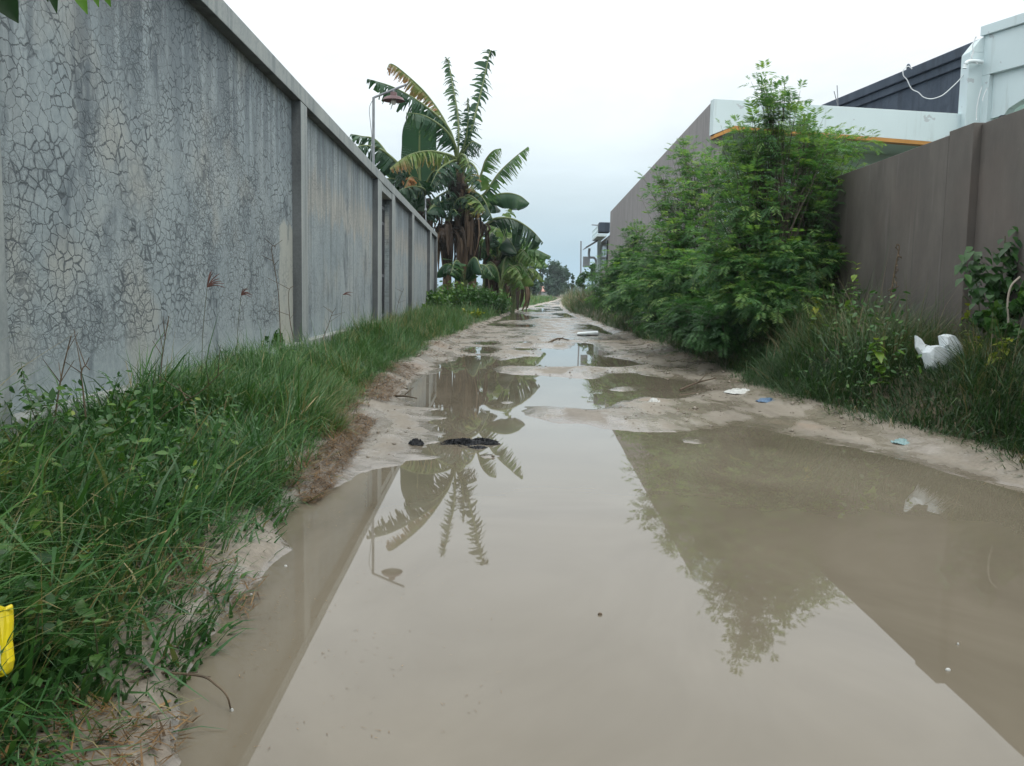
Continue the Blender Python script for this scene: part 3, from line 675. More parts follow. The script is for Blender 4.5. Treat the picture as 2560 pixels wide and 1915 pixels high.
b = MB(); b.tube(catmull([(lx, 13.64, 3.60), (lx-.055, 13.62, 3.45), (lx-.035, 13.62, 3.2), (lx-.02, 13.63, 3.0), (lx-.05, 13.62, 2.55)], 16), .005, 6); b.build('wire', M_POLEDARK, lp)
po = thing('pole', (-1.76, 24.6, 2.53), 'thin bare steel pole standing on the far end of the wall', 'pole')
b = MB(); b.tube([(-1.76, 24.6, 2.5), (-1.78, 24.6, 3.3)], .018, 8); b.build('shaft', M_POLEDARK, po)
b = MB(); b.tube([(-1.80, 24.58, 2.95), (-1.74, 24.58, 2.95)], .035, 8); b.build('bracket', M_POLEDARK, po)

# ------------------------------------------------------------------ right boundary wall
def rw(y, d=0.0): return (3.09+.0358*y+d, y)
rwall = thing('boundary_wall', (3.35, 8.0, 0), 'brown-grey painted wall with a stepped joint right of the track', 'wall')
b = MB(); b.slab(rw(6.60), rw(13.66), (.15, 0), -.2, 1.985); b.build('wall_panel', M_DARK, rwall, .004)
b = MB(); b.slab(rw(6.24), rw(6.597), (.16, 0), -.2, 2.012); b.build('pilaster', M_DARK, rwall, .004)
b = MB(); b.slab(rw(-4, .055), rw(6.238, .055), (.15, 0), -.2, 2.004); b.build('wall_panel', M_DARK, rwall, .004)

# ------------------------------------------------------------------ white house with the bare side wall
hs = thing('house', (4.5, 15, 0), 'white flat-roofed house with orange fascia trim and tall bare side wall', 'house')
C0 = np.array([3.300, 13.655]); FD = np.array([1.0, .166]); BK = np.array([.05, 1.0])
def lwp(y, d=0.0): return (2.596+.0515*y+d, y)
b = MB(); b.slab(lwp(13.80), lwp(32.5), (.18, 0), -.2, 3.705); b.build('side_wall', M_LIGHTWALL, hs, .006)
E1 = C0+FD*4.12
zt, zb = 3.712, 3.285
def fp(s, z, d=0.0): p = C0+FD*s+np.array([-.164, .986])*d; return (p[0], p[1], z)
b = MB(); b.prism([fp(0, zt), fp(0, 3.19), fp(.34, 3.335), fp(4.12, 3.245), fp(4.12, zt)][::-1], (-.02, .14, 0)); b.build('fascia', M_WHITE, hs, .004)
b = MB(); b.prism([fp(.02, 3.187, -.006), fp(.34, 3.333, -.006), fp(4.11, 3.243, -.006), fp(4.11, 3.188, -.006), fp(.34, 3.275, -.006), fp(.02, 3.135, -.006)], (-.02, .15, 0)); b.build('trim', M_ORANGE, hs)
b = MB(); b.prism([fp(.2, 3.33, .16), fp(4.1, 3.245, .16), fp(4.1, 3.245, 1.6), fp(.4, 3.33, 1.6)], (0, 0, .1)); b.build('soffit', M_MINT, hs)
b = MB(); b.slab(C0+FD*.2+BK*1.45, C0+FD*4.6+BK*1.45, (-.02, .15), -.2, 3.34); b.build('front_wall', M_MINT, hs)
b = MB(); b.prism([fp(.15, 3.60, .2), fp(4.1, 3.60, .2), (7.55, 20.0, 3.60), (7.5, 32.0, 3.60), (4.4, 32.0, 3.60)], (0, 0, .08)); b.build('roof', M_SLATE, hs)
pc = fp(.0, 0)

# dark rendered building behind
db = thing('building', (7.6, 18, 0), 'dark slate-grey rendered building with a heavy parapet behind the white house', 'building')
DB0 = np.array([7.93, 14.62]); DBD = unit(np.array([7.29-7.9, 19.7-14.65])); DBN = np.array([DBD[1], -DBD[0]])
def dp(s_, d=0.0): return DB0+DBD*s_+DBN*d
b = MB(); b.slab(dp(0, .10), dp(8.6, .10), DBN*.25, 0, 4.76); b.build('wall', M_SLATE, db)
b = MB(); b.slab(dp(0, .05), dp(8.6, .05), DBN*.3, 4.70, 4.842); b.build('ledge', M_SLATE, db, .01)
b = MB(); b.slab(dp(0), dp(8.6), DBN*.4, 4.845, 5.02); b.build('parapet', M_SLATE, db, .015)
kp = dp(2.4, .08); b = MB(); b.lathe((kp[0], kp[1], 5.015), [(.035, 0), (.03, .05), (.045, .07), (.02, .12), (0, .125)], 10); b.build('roof_knob', M_SLATE, db)
rb = dp(4.6, -.06); b = MB(); b.tube([(rb[0], rb[1], 4.3), (rb[0]-.10, rb[1], 5.22)], .009, 6); b.build('rebar', M_POLEDARK, db)
b = MB(); b.tube([(rb[0]+.1, rb[1], 4.3), (rb[0]-.12, rb[1]+.1, 5.12)], .009, 6); b.build('rebar', M_POLEDARK, db)

# white corner house at the right edge
wh = thing('house', (8.0, 13.5, 0), 'white house front with corner column and stepped arch at the right edge', 'house')
A = np.array([7.62, 14.24]); ED = np.array([.33, -1.0]); ED /= np.linalg.norm(ED); NO = np.array([ED[1], -ED[0]])*-1  # outward normal points to the track
NO = np.array([-abs(ED[1]), -abs(ED[0])]); 
def fw(s, d=0.0): return A+ED*s+NO*d
b = MB(); b.slab((7.395, 14.19), (7.632, 14.215), (0, .25), -.2, 4.62); b.prism([(7.395, 14.19, 4.62), (7.632, 14.215, 4.62), (7.632, 14.215, 4.87), (7.56, 14.205, 4.83)], (0, .25, 0)); b.build('column', M_WHITE, wh, .006)
b = MB(); b.slab(fw(0), fw(5), -NO*.2, 4.27, 4.87); b.build('beam', M_WHITE, wh, .006)
b = MB(); b.slab(fw(-.02, .05), fw(5, .05), -NO*.3, 4.873, 5.02); b.build('coping', M_WHITE, wh, .006)
b = MB(); b.slab(fw(0, -.002), fw(.16, -.002), -NO*.19, -.2, 4.268); b.build('pier', M_WHITE, wh, .004)
pp = [fw(.162, -.08), fw(5, -.08)]
q = lambda s, z: (*fw(s, -.08), z)
b = MB(); b.prism([q(.162, 4.268), q(.162, 3.60), q(.42, 3.62), q(.48, 3.70), q(1.25, 3.98), q(1.30, 4.06), q(2.4, 4.12), q(5, 4.12), q(5, 4.268)], (*(-NO*.14), 0)); b.build('arch', M_WHITE, wh)
b = MB(); b.slab(fw(.1, -.55), fw(5, -.55), -NO*.15, -.2, 4.2); b.build('inner_wall', M_MINT, wh)
b = MB(); b.slab(fw(.162, -.22), fw(.5, -.22), -NO*.3, -.2, 3.59); b.build('inner_pier', M_MINT, wh)
b = MB(); lf = np.array([*fw(.36, -.12), 3.56]); b.lathe(lf, [(.05, -.05), (.06, 0), (.06, .05), (.03, .07)], 12); b.build('lamp_holder', M_BLACKIRON, wh)
b = MB(); b.tube(catmull([(7.58, 14.16, 4.46), (7.50, 14.12, 4.46), (7.40, 14.11, 4.46), (7.335, 14.11, 4.45), (7.295, 14.11, 4.41), (7.285, 14.11, 4.35)], 18), .032, 12); b.build('drain_elbow', M_PVC, wh, smooth=True)
cb = thing('cable', (7.0, 14.3, 4.3), 'white cable sagging in front of the dark building to the corner column', 'cable')
b = MB(); b.tube(catmull([on_y(u, v, 14.35) for u, v in [(2280, 172), (2270, 166), (2258, 176), (2259, 190), (2267, 199), (2279, 222), (2296, 231), (2309, 243), (2328, 247), (2348, 242), (2362, 234), (2382, 216), (2398, 200), (2412, 182)]], 60), .008, 6); b.build('strand', M_CABLE, cb, smooth=True)
cb2 = thing('cable', (7.6, 14.1, 4.6), 'white cable looping down the edge of the corner column', 'cable')
b = MB(); b.tube(catmull([on_y(u, v, 14.1) for u, v in [(2440, 92), (2432, 112), (2433, 130), (2429, 142), (2434, 152), (2444, 160)]], 24), .010, 6)
b.build('strand', M_CABLE, cb2, smooth=True)
cb3 = thing('cable', (7.8, 13.9, 3.6), 'pair of thin white wires hanging from the lamp holder under the arch', 'cable')
b = MB(); b.tube(catmull([on_y(u, v, 13.85) for u, v in [(2456, 214), (2448, 240), (2442, 270), (2441, 300)]], 14), .007, 6); b.tube(catmull([on_y(u, v, 13.85) for u, v in [(2468, 220), (2460, 238), (2456, 252)]], 10), .007, 6)
b.build('strand', M_CABLE, cb3, smooth=True)

# ------------------------------------------------------------------ low buildings past the bare wall
fb = thing('house', (4.6, 36, 0), 'distant row house with balcony and awnings past the end of the bare wall', 'house')
b = MB(); b.slab(lwp(32.7, .03), lwp(39.0, .03), (3, 0), -.2, 2.9); b.build('wall', M_LIGHTWALL, fb)
b = MB(); b.slab(lwp(37.0, -.12), lwp(37.3, -.12), (.14, 0), 0, 3.2); b.build('post', M_WHITE, fb)
b = MB(); b.slab(lwp(33.5, -.02), lwp(36.8, -.02), (.04, 0), 1.75, 2.75); b.build('window', M_WINDOW, fb)
b = MB(); b.slab(lwp(34.2, -.34), lwp(37.4, -.34), (.36, 0), 2.93, 3.02); bo = b.build('balcony', M_WHITE, fb)
b = MB()
for y in np.linspace(34.2, 37.4, 6): b.slab(lwp(y, -.33), lwp(y+.03, -.33), (.03, 0), 3.02, 3.33)
for z in (3.12, 3.3): b.slab(lwp(34.2, -.335), lwp(37.4, -.335), (.035, 0), z, z+.03); b.slab(lwp(34.2, -.33), lwp(34.23, -.33), (.36, 0), z, z+.03)
b.build('railing', M_WHITE, bo)
aw = [np.array([*lwp(36.5, .0), 3.0]), np.array([*lwp(36.5, -.62), 2.62]), np.array([*lwp(39.0, -.62), 2.62]), np.array([*lwp(39.0, 0), 3.0])]
b = MB(); b.prism(aw, (0, 0, .04)); b.build('awning', M_POLEDARK, fb)
b = MB(); b.tube(catmull([(lwp(38, -.4)[0], 38, 2.66), (lwp(38, -.4)[0], 38, 2.3), (lwp(38, -.1)[0], 38, 2.1), (lwp(38, -.06)[0], 38, .4)], 14), .05, 8); b.build('drain_pipe', M_STEEL, fb)
b = MB(); b.slab(lwp(32.9, -.36), lwp(33.6, -.36), (.39, 0), 3.0, 3.36); o = b.build('tank', M_SLATE, fb, .02)
b = MB(); b.tube([(lwp(33.2, -.36)[0], 33.2, 3.27), (lwp(33.2, -.62)[0], 33.2, 3.28)], .02, 6); b.build('spout', M_POLEDARK, o)
b = MB(); b.slab(lwp(38.8, -.62), lwp(39.0, -.62), (.3, 0), 1.9, 2.35)
b.build('meter_box', M_STEEL, fb, .01)

fp_ = on_z(1453, 745, .2)
pl = thing('pole', (fp_[0], 60, .2), 'tall thin grey pole beyond the brown grass on the right', 'pole')
pb = on_y(1453, 700, 60); pt = on_y(1452.5, 604, 60)
b = MB(); b.tube([(pb[0], 60, 0), pt], [.06, .05], 8); b.build('shaft', M_POLEDARK, pl)
b = MB(); b.tube([pt, pt+np.array([0, 0, .03])], .06, 8); b.build('cap', M_POLEDARK, pl)

# ------------------------------------------------------------------ foliage machinery
def quad_cloud(C, A, B, tint):
    """C centre (n,3), A/B half vectors -> n rhombic quads"""
    n = len(C); V = np.stack([C-A, C-B, C+A, C+B], 1).reshape(-1, 3)
    Q = (np.arange(n)[:, None]*4+np.arange(4)).reshape(-1, 4); return V, Q, np.repeat(tint, 4)

def bipinnate(base, direc, length, tint, droop=.5, npair=8):
    """feathery leaf: rachis + paired pinnae, each pinna a slender fronded quad pair"""
    n = len(base); up = np.array([0, 0, 1.0]); C = []; A = []; B = []; T = []
    side = unit(np.cross(direc, up)+1e-4)
    for k in range(npair):
        t = .22+.78*(k+.5)/npair
        p = base+direc*(length*t)[:, None]-up*(droop*length*t*t)[:, None]
        tan = unit(direc-up*(2*droop*t))
        pl_ = length*(.50*(1-.45*abs(t-.45)))*rng.uniform(.8, 1.15, n)
        for s in (-1, 1):
            dv = unit(side*s*.85+tan*.55-up*.18+rng.normal(0, .10, (n, 3)))
            wv = unit(np.cross(dv, np.cross(side, tan)+rng.normal(0, .25, (n, 3))))
            C.append(p+dv*(pl_*.5)[:, None]); A.append(dv*(pl_*.5)[:, None]); B.append(wv*(pl_*.075)[:, None]); T.append(tint+rng.normal(0, .04, n))
    return quad_cloud(np.concatenate(C), np.concatenate(A), np.concatenate(B), np.clip(np.concatenate(T), 0, 1))

def leucaena(label, base, lobes, ntw, leaf_len, bright, group=None, nst=1, leaves_per=7, trunk_r=.035):
    """many-stemmed feathery shrub: stems to the lobes, twigs inside each lobe, leaves on the twigs"""
    base = np.array(base, float); root = thing('shrub', base, label, 'shrub', group)
    st = MB(); LB = []; LD = []; LT = []
    for (c, r, wgt) in lobes:
        c = np.array(c, float); r = np.array(r, float)
        b0 = base+np.array([rng.normal(0, .12), rng.normal(0, .12), -.05])
        mid = b0*.5+c*.5+rng.normal(0, .10, 3)+np.array([0, 0, .05])
        path = catmull([b0, b0*.75+mid*.25+np.array([0, 0, .15]), mid, c+np.array([0, 0, r[2]*.55])], 18)
        st.tube(path, trunk_r*rng.uniform(.5, .8)*np.linspace(1, .06, 18)**1.3+.002, 6)
        for i in range(int(ntw*wgt)):
            d = unit(rng.normal(0, 1, 3)); rad = rng.random()**.45
            e = c+d*r*rad
            k = int(np.clip(6+11*rng.random(), 5, 17)); s0 = path[k]
            if np.linalg.norm(e-s0) > .9: s0 = e+unit(s0-e)*.9
            tw = catmull([s0, (s0+e)/2+np.array([0, 0, .05])+rng.normal(0, .03, 3), e], 6)
            st.tube(tw, np.linspace(.0042, .0014, 6), 3, cap=False)
            up_ = e[2] > 1.55
            for j in range(leaves_per if not up_ else int(leaves_per*.62)):
                t = .3+.7*rng.random(); q = t*5; a = int(min(q, 4)); p = tw[a]*(1-q+a)+tw[a+1]*(q-a)
                td = unit(tw[a+1]-tw[a]); sd = unit(np.cross(td, unit(rng.normal(0, 1, 3))))
                dv = unit(td*.5+sd*.9+np.array([0, 0, .15]))
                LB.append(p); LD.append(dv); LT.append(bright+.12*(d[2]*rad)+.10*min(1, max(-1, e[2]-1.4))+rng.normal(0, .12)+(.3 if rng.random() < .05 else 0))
            # tip spray
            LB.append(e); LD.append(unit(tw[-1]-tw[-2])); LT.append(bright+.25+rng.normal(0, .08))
    st.build('trunk', M_BARK, root)
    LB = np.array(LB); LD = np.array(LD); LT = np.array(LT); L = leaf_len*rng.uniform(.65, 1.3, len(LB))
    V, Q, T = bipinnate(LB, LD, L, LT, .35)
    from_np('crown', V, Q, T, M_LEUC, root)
    return root

def lob(u, v, y, ru, rv, ry, wgt=1.0):
    c = on_y(u, v, y); k = y/PX; return (c, (ru*k, ry, rv*k), wgt)
GR = 'feathery shrubs along the right verge'
leucaena('tallest feathery shrub, its spire rising above the brown wall', (2.95, 8.9, .33), [
    lob(1925, 285, 8.6, 65, 75, .22, .36), lob(1850, 335, 9.0, 60, 45, .25, .26), lob(2010, 310, 9.0, 60, 40, .22, .24), lob(1960, 235, 8.6, 45, 50, .15, .14), lob(1902, 210, 8.6, 30, 36, .10, .09), lob(2000, 370, 8.8, 110, 60, .35, .60), lob(1880, 390, 8.9, 90, 60, .35, .50), lob(2090, 365, 9.2, 85, 50, .25, .36), lob(2080, 450, 9.1, 90, 60, .25, .45),
    lob(2135, 348, 9.4, 50, 24, .12, .12), lob(1880, 500, 8.8, 120, 80, .5, .9), lob(2000, 520, 8.9, 110, 90, .4, .8), lob(1800, 440, 9.6, 80, 65, .4, .5),
    lob(1960, 650, 8.7, 160, 90, .55, 1.8), lob(1830, 650, 8.7, 120, 100, .5, 1.3), lob(1930, 755, 8.4, 180, 50, .5, 1.3), lob(2080, 650, 8.9, 90, 85, .3, .6)],
    95, .130, .62, GR, leaves_per=11)
leucaena('feathery shrub leaning out over the track in front of the bare side wall', (2.85, 11.8, .33), [
    lob(1705, 365, 12.6, 35, 45, .2, .16), lob(1760, 410, 12.2, 80, 65, .4, .5), lob(1640, 445, 12.4, 45, 26, .2, .16), lob(1690, 500, 12.0, 90, 55, .4, .6), lob(1770, 560, 11.8, 110, 80, .5, .9),
    lob(1670, 600, 11.6, 95, 60, .5, .8), lob(1730, 700, 11.0, 140, 75, .6, 1.5), lob(1640, 710, 11.4, 90, 65, .5, .9), lob(1760, 780, 10.4, 130, 50, .5, 1.1)],
    85, .140, .62, GR, trunk_r=.025, leaves_per=11)
leucaena('low spreading feathery shrub bushing out at the far end of the bare side wall', (3.0, 17.5, .33), [
    lob(1590, 590, 18, 40, 36, .5, .35), lob(1560, 645, 18.5, 55, 38, .6, .7), lob(1620, 660, 16.5, 75, 50, .7, 1.0), lob(1540, 690, 18.0, 70, 45, .8, 1.2), lob(1600, 735, 15.5, 90, 50, .7, 1.4), lob(1530, 735, 18.5, 60, 40, .6, 1.0)],
    80, .17, .56, GR, leaves_per=10)
leucaena('rounded dark feathery shrub at the water end of the grassy bank', (2.75, 9.6, .25), [
    lob(1710, 800, 9.6, 100, 48, .4, 1.1), lob(1810, 828, 8.8, 110, 40, .4, .9), lob(1640, 790, 12, 70, 40, .5, .9)],
    75, .12, .36, GR, leaves_per=10)

# broad dark bush at the far corner, small-leaf
def leafy_bush(name, label, cat, base, lobes, n, size, mat_, bright, group=None, trunk=True, stemr=.03, flat=.5):
    base = np.array(base, float); root = thing(name, base, label, cat, group); st = MB(); C = []; T = []
    tot = sum(l[2] for l in lobes)
    for c, r, wgt in lobes:
        c = np.array(c); r = np.array(r)
        path = catmull([base, base*.6+c*.4+rng.normal(0, .03, 3)*np.linalg.norm(c-base), c], 10); st.tube(path, np.linspace(stemr, stemr*.2, 10), 6)
        m = int(n*wgt/tot); nc = max(6, m//26)
        d = unit(rng.normal(0, 1, (nc, 3))); cen = c+d*r*(rng.random((nc, 1))**.4)
        for k in range(nc):
            if rng.random() < .5: st.tube([path[6+rng.integers(0, 4)], cen[k]], [stemr*.2, stemr*.08], 4, cap=False)
        k = rng.integers(0, nc, m); p = cen[k]+rng.normal(0, 1, (m, 3))*r.mean()*.17
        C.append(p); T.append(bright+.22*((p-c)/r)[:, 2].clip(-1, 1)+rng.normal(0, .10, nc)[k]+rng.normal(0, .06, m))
    C = np.concatenate(C); T = np.clip(np.concatenate(T), 0, 1); m = len(C)
    a = unit(rng.normal(0, 1, (m, 3))-np.array([0, 0, .35])); bb = unit(np.cross(a, unit(rng.normal(0, 1, (m, 3)))))
    s = size*rng.uniform(.6, 1.3, m)[:, None]
    V, Q, T = quad_cloud(C, a*s, bb*s*flat, T)
    st.build('trunk', M_BARK, root); from_np('crown', V, Q, T, mat_, root); return root

# ------------------------------------------------------------------ bananas
def banana_leaf(root, ctrl, W, torn=0.0, droop=.5, tint=.4, lat=(0, 1, 0), petiole=.12, brown_tip=.0, name='leaf'):
    n = 64; P = catmull(ctrl, n); b = MB(); lat = np.array(lat, float)
    T = np.gradient(P, axis=0); T = unit(T); tt = np.linspace(0, 1, n)
    def frame(k):
        l = lat-T[k]*(lat@T[k]); l = l/(np.linalg.norm(l)+1e-9); N = np.cross(T[k], l)
        if N[2] < 0: N = -N
        return l, N
    def wid(t):
        x = (t-petiole)/(1-petiole)
        return 0 if x <= 0 else W*min(1, (x*4.5)**.6)*max(0, 1-x**5)**.7
    def edge(t):
        k = t*(n-1); a = int(min(k, n-2)); f = k-a
        return P[a]*(1-f)+P[a+1]*f, a
    ph = rng.uniform(0, 6)
    for s in (-1, 1):
        t = petiole
        while t < .985:
            dt = .007+.022*rng.random()**2 if torn else .02
            if torn and rng.random() > torn: dt *= 2.5
            t1 = min(t+dt, .995)
            if torn and rng.random() < .06*torn: t = t1; continue
            m = 4 if not torn else 3
            p0, k0 = edge(t); p1, k1 = edge(t1); l0, N0 = frame(k0); l1, N1 = frame(k1)
            gap = .05+.16*rng.random() if torn else 0
            if torn and rng.random() > torn: gap = 0
            dr = droop+rng.normal(0, .34)*(1 if torn else .0)+(.08*math.sin(t*22+ph) if not torn else 0)
            lenf = rng.uniform(.55, 1.18) if torn else 1.0
            fwd = .22
            tn = tint+rng.normal(0, .03)+(brown_tip*max(0, t-.55)*2)
            prev = None
            for j in range(m+1):
                x = j/m; a_ = dr*(.6+.8*x)
                q0 = p0+(l0*s*math.cos(a_)-N0*math.sin(a_))*wid(t)*lenf*x-np.array([0, 0, 1])*(.30*wid(t)*x*x*(torn+.2))+T[k0]*fwd*wid(t)*x
                q1 = p1+(l1*s*math.cos(a_)-N1*math.sin(a_))*wid(t1)*lenf*x-np.array([0, 0, 1])*(.30*wid(t1)*x*x*(torn+.2))+T[k1]*fwd*wid(t1)*x
                if gap:
                    c = (q0+q1)/2; g = gap*(.3+x)+(.55*x**3 if torn else 0); q0 = q0+(c-q0)*min(.95, g); q1 = q1+(c-q1)*min(.95, g)
                tv = min(1, max(0, tn+(.10*x*x if torn else 0)+brown_tip*.5*x*x))
                cur = (b.vert(q0, tv), b.vert(q1, tv))
                if prev: b.face(prev[0], prev[1], cur[1], cur[0])
                prev = cur
            t = t1
    o = b.build(name, M_BANANA, root, smooth=not torn)
    r = MB(); r.tube(P[:-1], np.linspace(W*.10+.012, .006, n-1), 6); r.build('midrib', M_RIB, o, smooth=True)
    return o
def Yp(pts, off=(800, 80), sc=2.1492):
    """control points given on an enlarged piece of the photo with their real distance"""
    return [on_y(off[0]+a/sc, off[1]+c/sc, y) for a, c, y in pts]
def pseudo(root, pts, r0, r1, m=M_PSEUDO, n=14, name='trunk'):
    b = MB(); P = catmull(pts, n); rr = np.linspace(r0, r1, n)*(1+rng.normal(0, .05, n)); b.tube(P, rr, 14)
    V = b.v; b.v = [(x+random.gauss(0, .012), y+random.gauss(0, .012), z) for x, y, z in V]
    return b.build(name, m, root, smooth=True)
def dead_leaf(root, top, out, ln, w_, tint=.4):
    """one withered leaf hanging against the stem, shredded into narrow curling ribbons"""
    b = MB(); top = np.array(top, float)
    for s in range(9):
        o_ = rng.normal(0, .06, 3); a = out+rng.normal(0, .5); dd = np.array([math.cos(a), math.sin(a), 0]); L = ln*rng.uniform(.35, 1.15); k_ = rng.uniform(.06, .55)
        P = catmull([top+o_, top+dd*k_+o_+np.array([0, 0, .06]), top+dd*k_*1.25+o_-np.array([0, 0, L*.45]), top+dd*k_*(1+rng.normal(0, .3))+o_-np.array([0, 0, L])], 9)
        sv0 = np.array([-dd[1], dd[0], 0]); prev = None; tn = float(np.clip(tint+rng.normal(0, .25), 0, 1)); ww0 = w_*rng.uniform(.15, .5); tw = rng.normal(0, 1.2)
        for k, p in enumerate(P):
            ww = ww0*(.3+.7*math.sin(math.pi*min(1, k/8*.9+.08))); an = tw*k/8; sv = sv0*math.cos(an)+dd*math.sin(an)
            cur = (b.vert(p-sv*ww, tn), b.vert(p+dd*ww*.35+rng.normal(0, .008, 3), min(1, tn+.12)), b.vert(p+sv*ww, tn))
            if prev: b.face(prev[0], prev[1], cur[1], cur[0]); b.face(prev[1], prev[2], cur[2], cur[1])
            prev = cur
    return b.build('dead_leaf', M_DEAD, root)

YB = 29.5
hub = on_y(1147, 400, YB); foot = on_y(1150, 745, YB)
bn = thing('banana_plant', (foot[0], YB, .15), 'tallest banana plant with wind-torn upright leaves beyond the wall end', 'banana plant', 'banana plants beyond the wall')
pseudo(bn, [(foot[0], YB, .0), (foot[0]+.05, YB, 2.0), (hub[0]+.1, YB, hub[2]-1.2), (hub[0]+.02, YB, hub[2]-.1)], .22, .11)
H_ = (740, 690, YB)
banana_leaf(bn, Yp([H_, (690, 520, 29.3), (560, 395, 28.8), (400, 300, 28.2), (250, 250, 27.6)]), .52, .75, .75, .33)
banana_leaf(bn, Yp([H_, (680, 500, 29.8), (580, 345, 29.8), (470, 235, 29.6), (385, 172, 29.4), (358, 200, 29.3)]), .33, .95, .9, .80, brown_tip=.12)
banana_leaf(bn, Yp([H_, (720, 600, 29.2), (660, 515, 28.8), (560, 450, 28.4), (462, 432, 28.2)]), .60, .6, .8, .36)
banana_leaf(bn, Yp([H_, (745, 560, 29.6), (740, 440, 29.8), (715, 300, 30), (690, 160, 30.2), (676, 145, 30.2)]), .30, .98, .55, .42, lat=(1, .4, 0))
banana_leaf(bn, Yp([H_, (780, 590, 29.3), (795, 480, 29.2), (795, 350, 29.2)]), .42, .9, .75, .25, lat=(1, .1, 0))
banana_leaf(bn, Yp([H_, (790, 600, 29.4), (835, 440, 29.6), (875, 280, 29.8), (912, 112, 30), (930, 108, 30.1)]), .42, .98, .6, .38, lat=(1, .5, 0))
banana_leaf(bn, Yp([H_, (690, 660, 28.9), (580, 640, 28.4), (470, 665, 28), (372, 735, 27.8)]), .46, .8, .95, .70, brown_tip=.14)
banana_leaf(bn, Yp([H_, (770, 660, 28.8), (800, 720, 28.2), (822, 860, 27.9)]), .45, .8, .8, .70, lat=(1, 0, 0), brown_tip=.1)
banana_leaf(bn, Yp([(760, 800, YB), (850, 790, 29.3), (890, 690, 29.2), (930, 640, 29.1), (972, 625, 29)]), .42, .85, .8, .55, brown_tip=.1)
banana_leaf(bn, Yp([(780, 880, YB), (870, 880, 29.4), (960, 760, 29.5), (1040, 680, 29.5), (1122, 613, 29.5)]), .42, .9, .85, .45, brown_tip=.15)
banana_leaf(bn, Yp([H_, (790, 620, 29.0), (820, 590, 28.8), (868, 610, 28.6)]), .42, .8, .8, .2)
banana_leaf(bn, Yp([(730, 780, YB), (700, 760, 29), (650, 790, 28.6), (600, 850, 28.5)]), .4, .5, .8, .25)
banana_leaf(bn, Yp([(740, 840, YB), (700, 850, 29), (640, 880, 28.6), (590, 910, 28.5)]), .5, .4, .9, .15)
banana_leaf(bn, Yp([(760, 900, YB), (800, 880, 28.8), (850, 910, 28.3), (890, 960, 28)]), .5, .5, .9, .6, brown_tip=.2)
banana_leaf(bn, Yp([H_, (700, 700, 28.7), (640, 740, 28.2), (590, 830, 27.9)]), .5, .5, .95, .18)
banana_leaf(bn, Yp([H_, (800, 700, 28.7), (840, 740, 28.2), (870, 840, 27.9)]), .5, .6, .95, .30)
banana_leaf(bn, Yp([H_, (760, 740, 30.5), (700, 740, 31.2), (660, 820, 31.6)]), .5, .5, .9, .15)
banana_leaf(bn, Yp([(750, 860, YB), (690, 900, 28.8), (610, 930, 28.4), (565, 1000, 28.2)]), .45, .8, 1.0, .12)
banana_leaf(bn, Yp([(770, 850, YB), (830, 860, 28.9), (880, 900, 28.6), (930, 1010, 28.4)]), .5, .5, 1.0, .16)
for a in np.linspace(-3.0, .4, 10): dead_leaf(bn, (hub[0]+.02+rng.normal(0, .12), YB+rng.normal(0, .12), hub[2]-.6-rng.random()*1.9), a, rng.uniform(.6, 2.0), .26, rng.uniform(.0, .9))

# second plant, behind-left
h2 = on_y(800+545/2.149, 80+905/2.149, 31); x2 = h2[0]
b2 = thing('banana_plant', (x2, 31, .15), 'banana plant with one broad upright paddle leaf standing behind the wall', 'banana plant', 'banana plants beyond the wall')
pseudo(b2, [(x2, 31, .0), (x2+.03, 31, h2[2]*.5), tuple(h2)], .22, .12)
K = (545, 915, 31)
banana_leaf(b2, Yp([K, (535, 760, 31), (535, 560, 30.9), (540, 420, 30.8)]), .62, 0, .15, .30, lat=(1, 0, 0))
banana_leaf(b2, Yp([K, (470, 770, 30.8), (340, 640, 30.4), (230, 610, 30), (165, 640, 29.8)]), .75, .25, .75, .22)
banana_leaf(b2, Yp([K, (430, 760, 31.3), (310, 590, 31.6), (220, 560, 31.8), (165, 548, 32)]), .5, .3, .7, .36)
banana_leaf(b2, Yp([K, (500, 800, 30.4), (440, 720, 29.8), (390, 760, 29.4)]), .6, .5, .8, .20)
banana_leaf(b2, Yp([K, (510, 830, 30.2), (490, 780, 29.6), (470, 800, 29.3), (450, 845, 29.2)]), .30, .4, .9, .97)
banana_leaf(b2, Yp([K, (600, 770, 31), (650, 690, 31), (710, 660, 31)]), .55, .8, .7, .25)
banana_leaf(b2, Yp([K, (580, 800, 30.5), (620, 745, 30.2), (690, 770, 30)]), .5, .7, .8, .25)
banana_leaf(b2, Yp([K, (470, 840, 30.4), (400, 790, 30), (330, 790, 29.8)]), .62, .3, .85, .16)
banana_leaf(b2, Yp([K, (560, 850, 29.6), (500, 830, 29), (420, 850, 28.7)]), .62, .2, .9, .20)
for a in (-2.4, -1.5, -.7, .2): dead_leaf(b2, (x2+.05, 31, h2[2]-.1), a, rng.uniform(.8, 1.6), .24, .3)

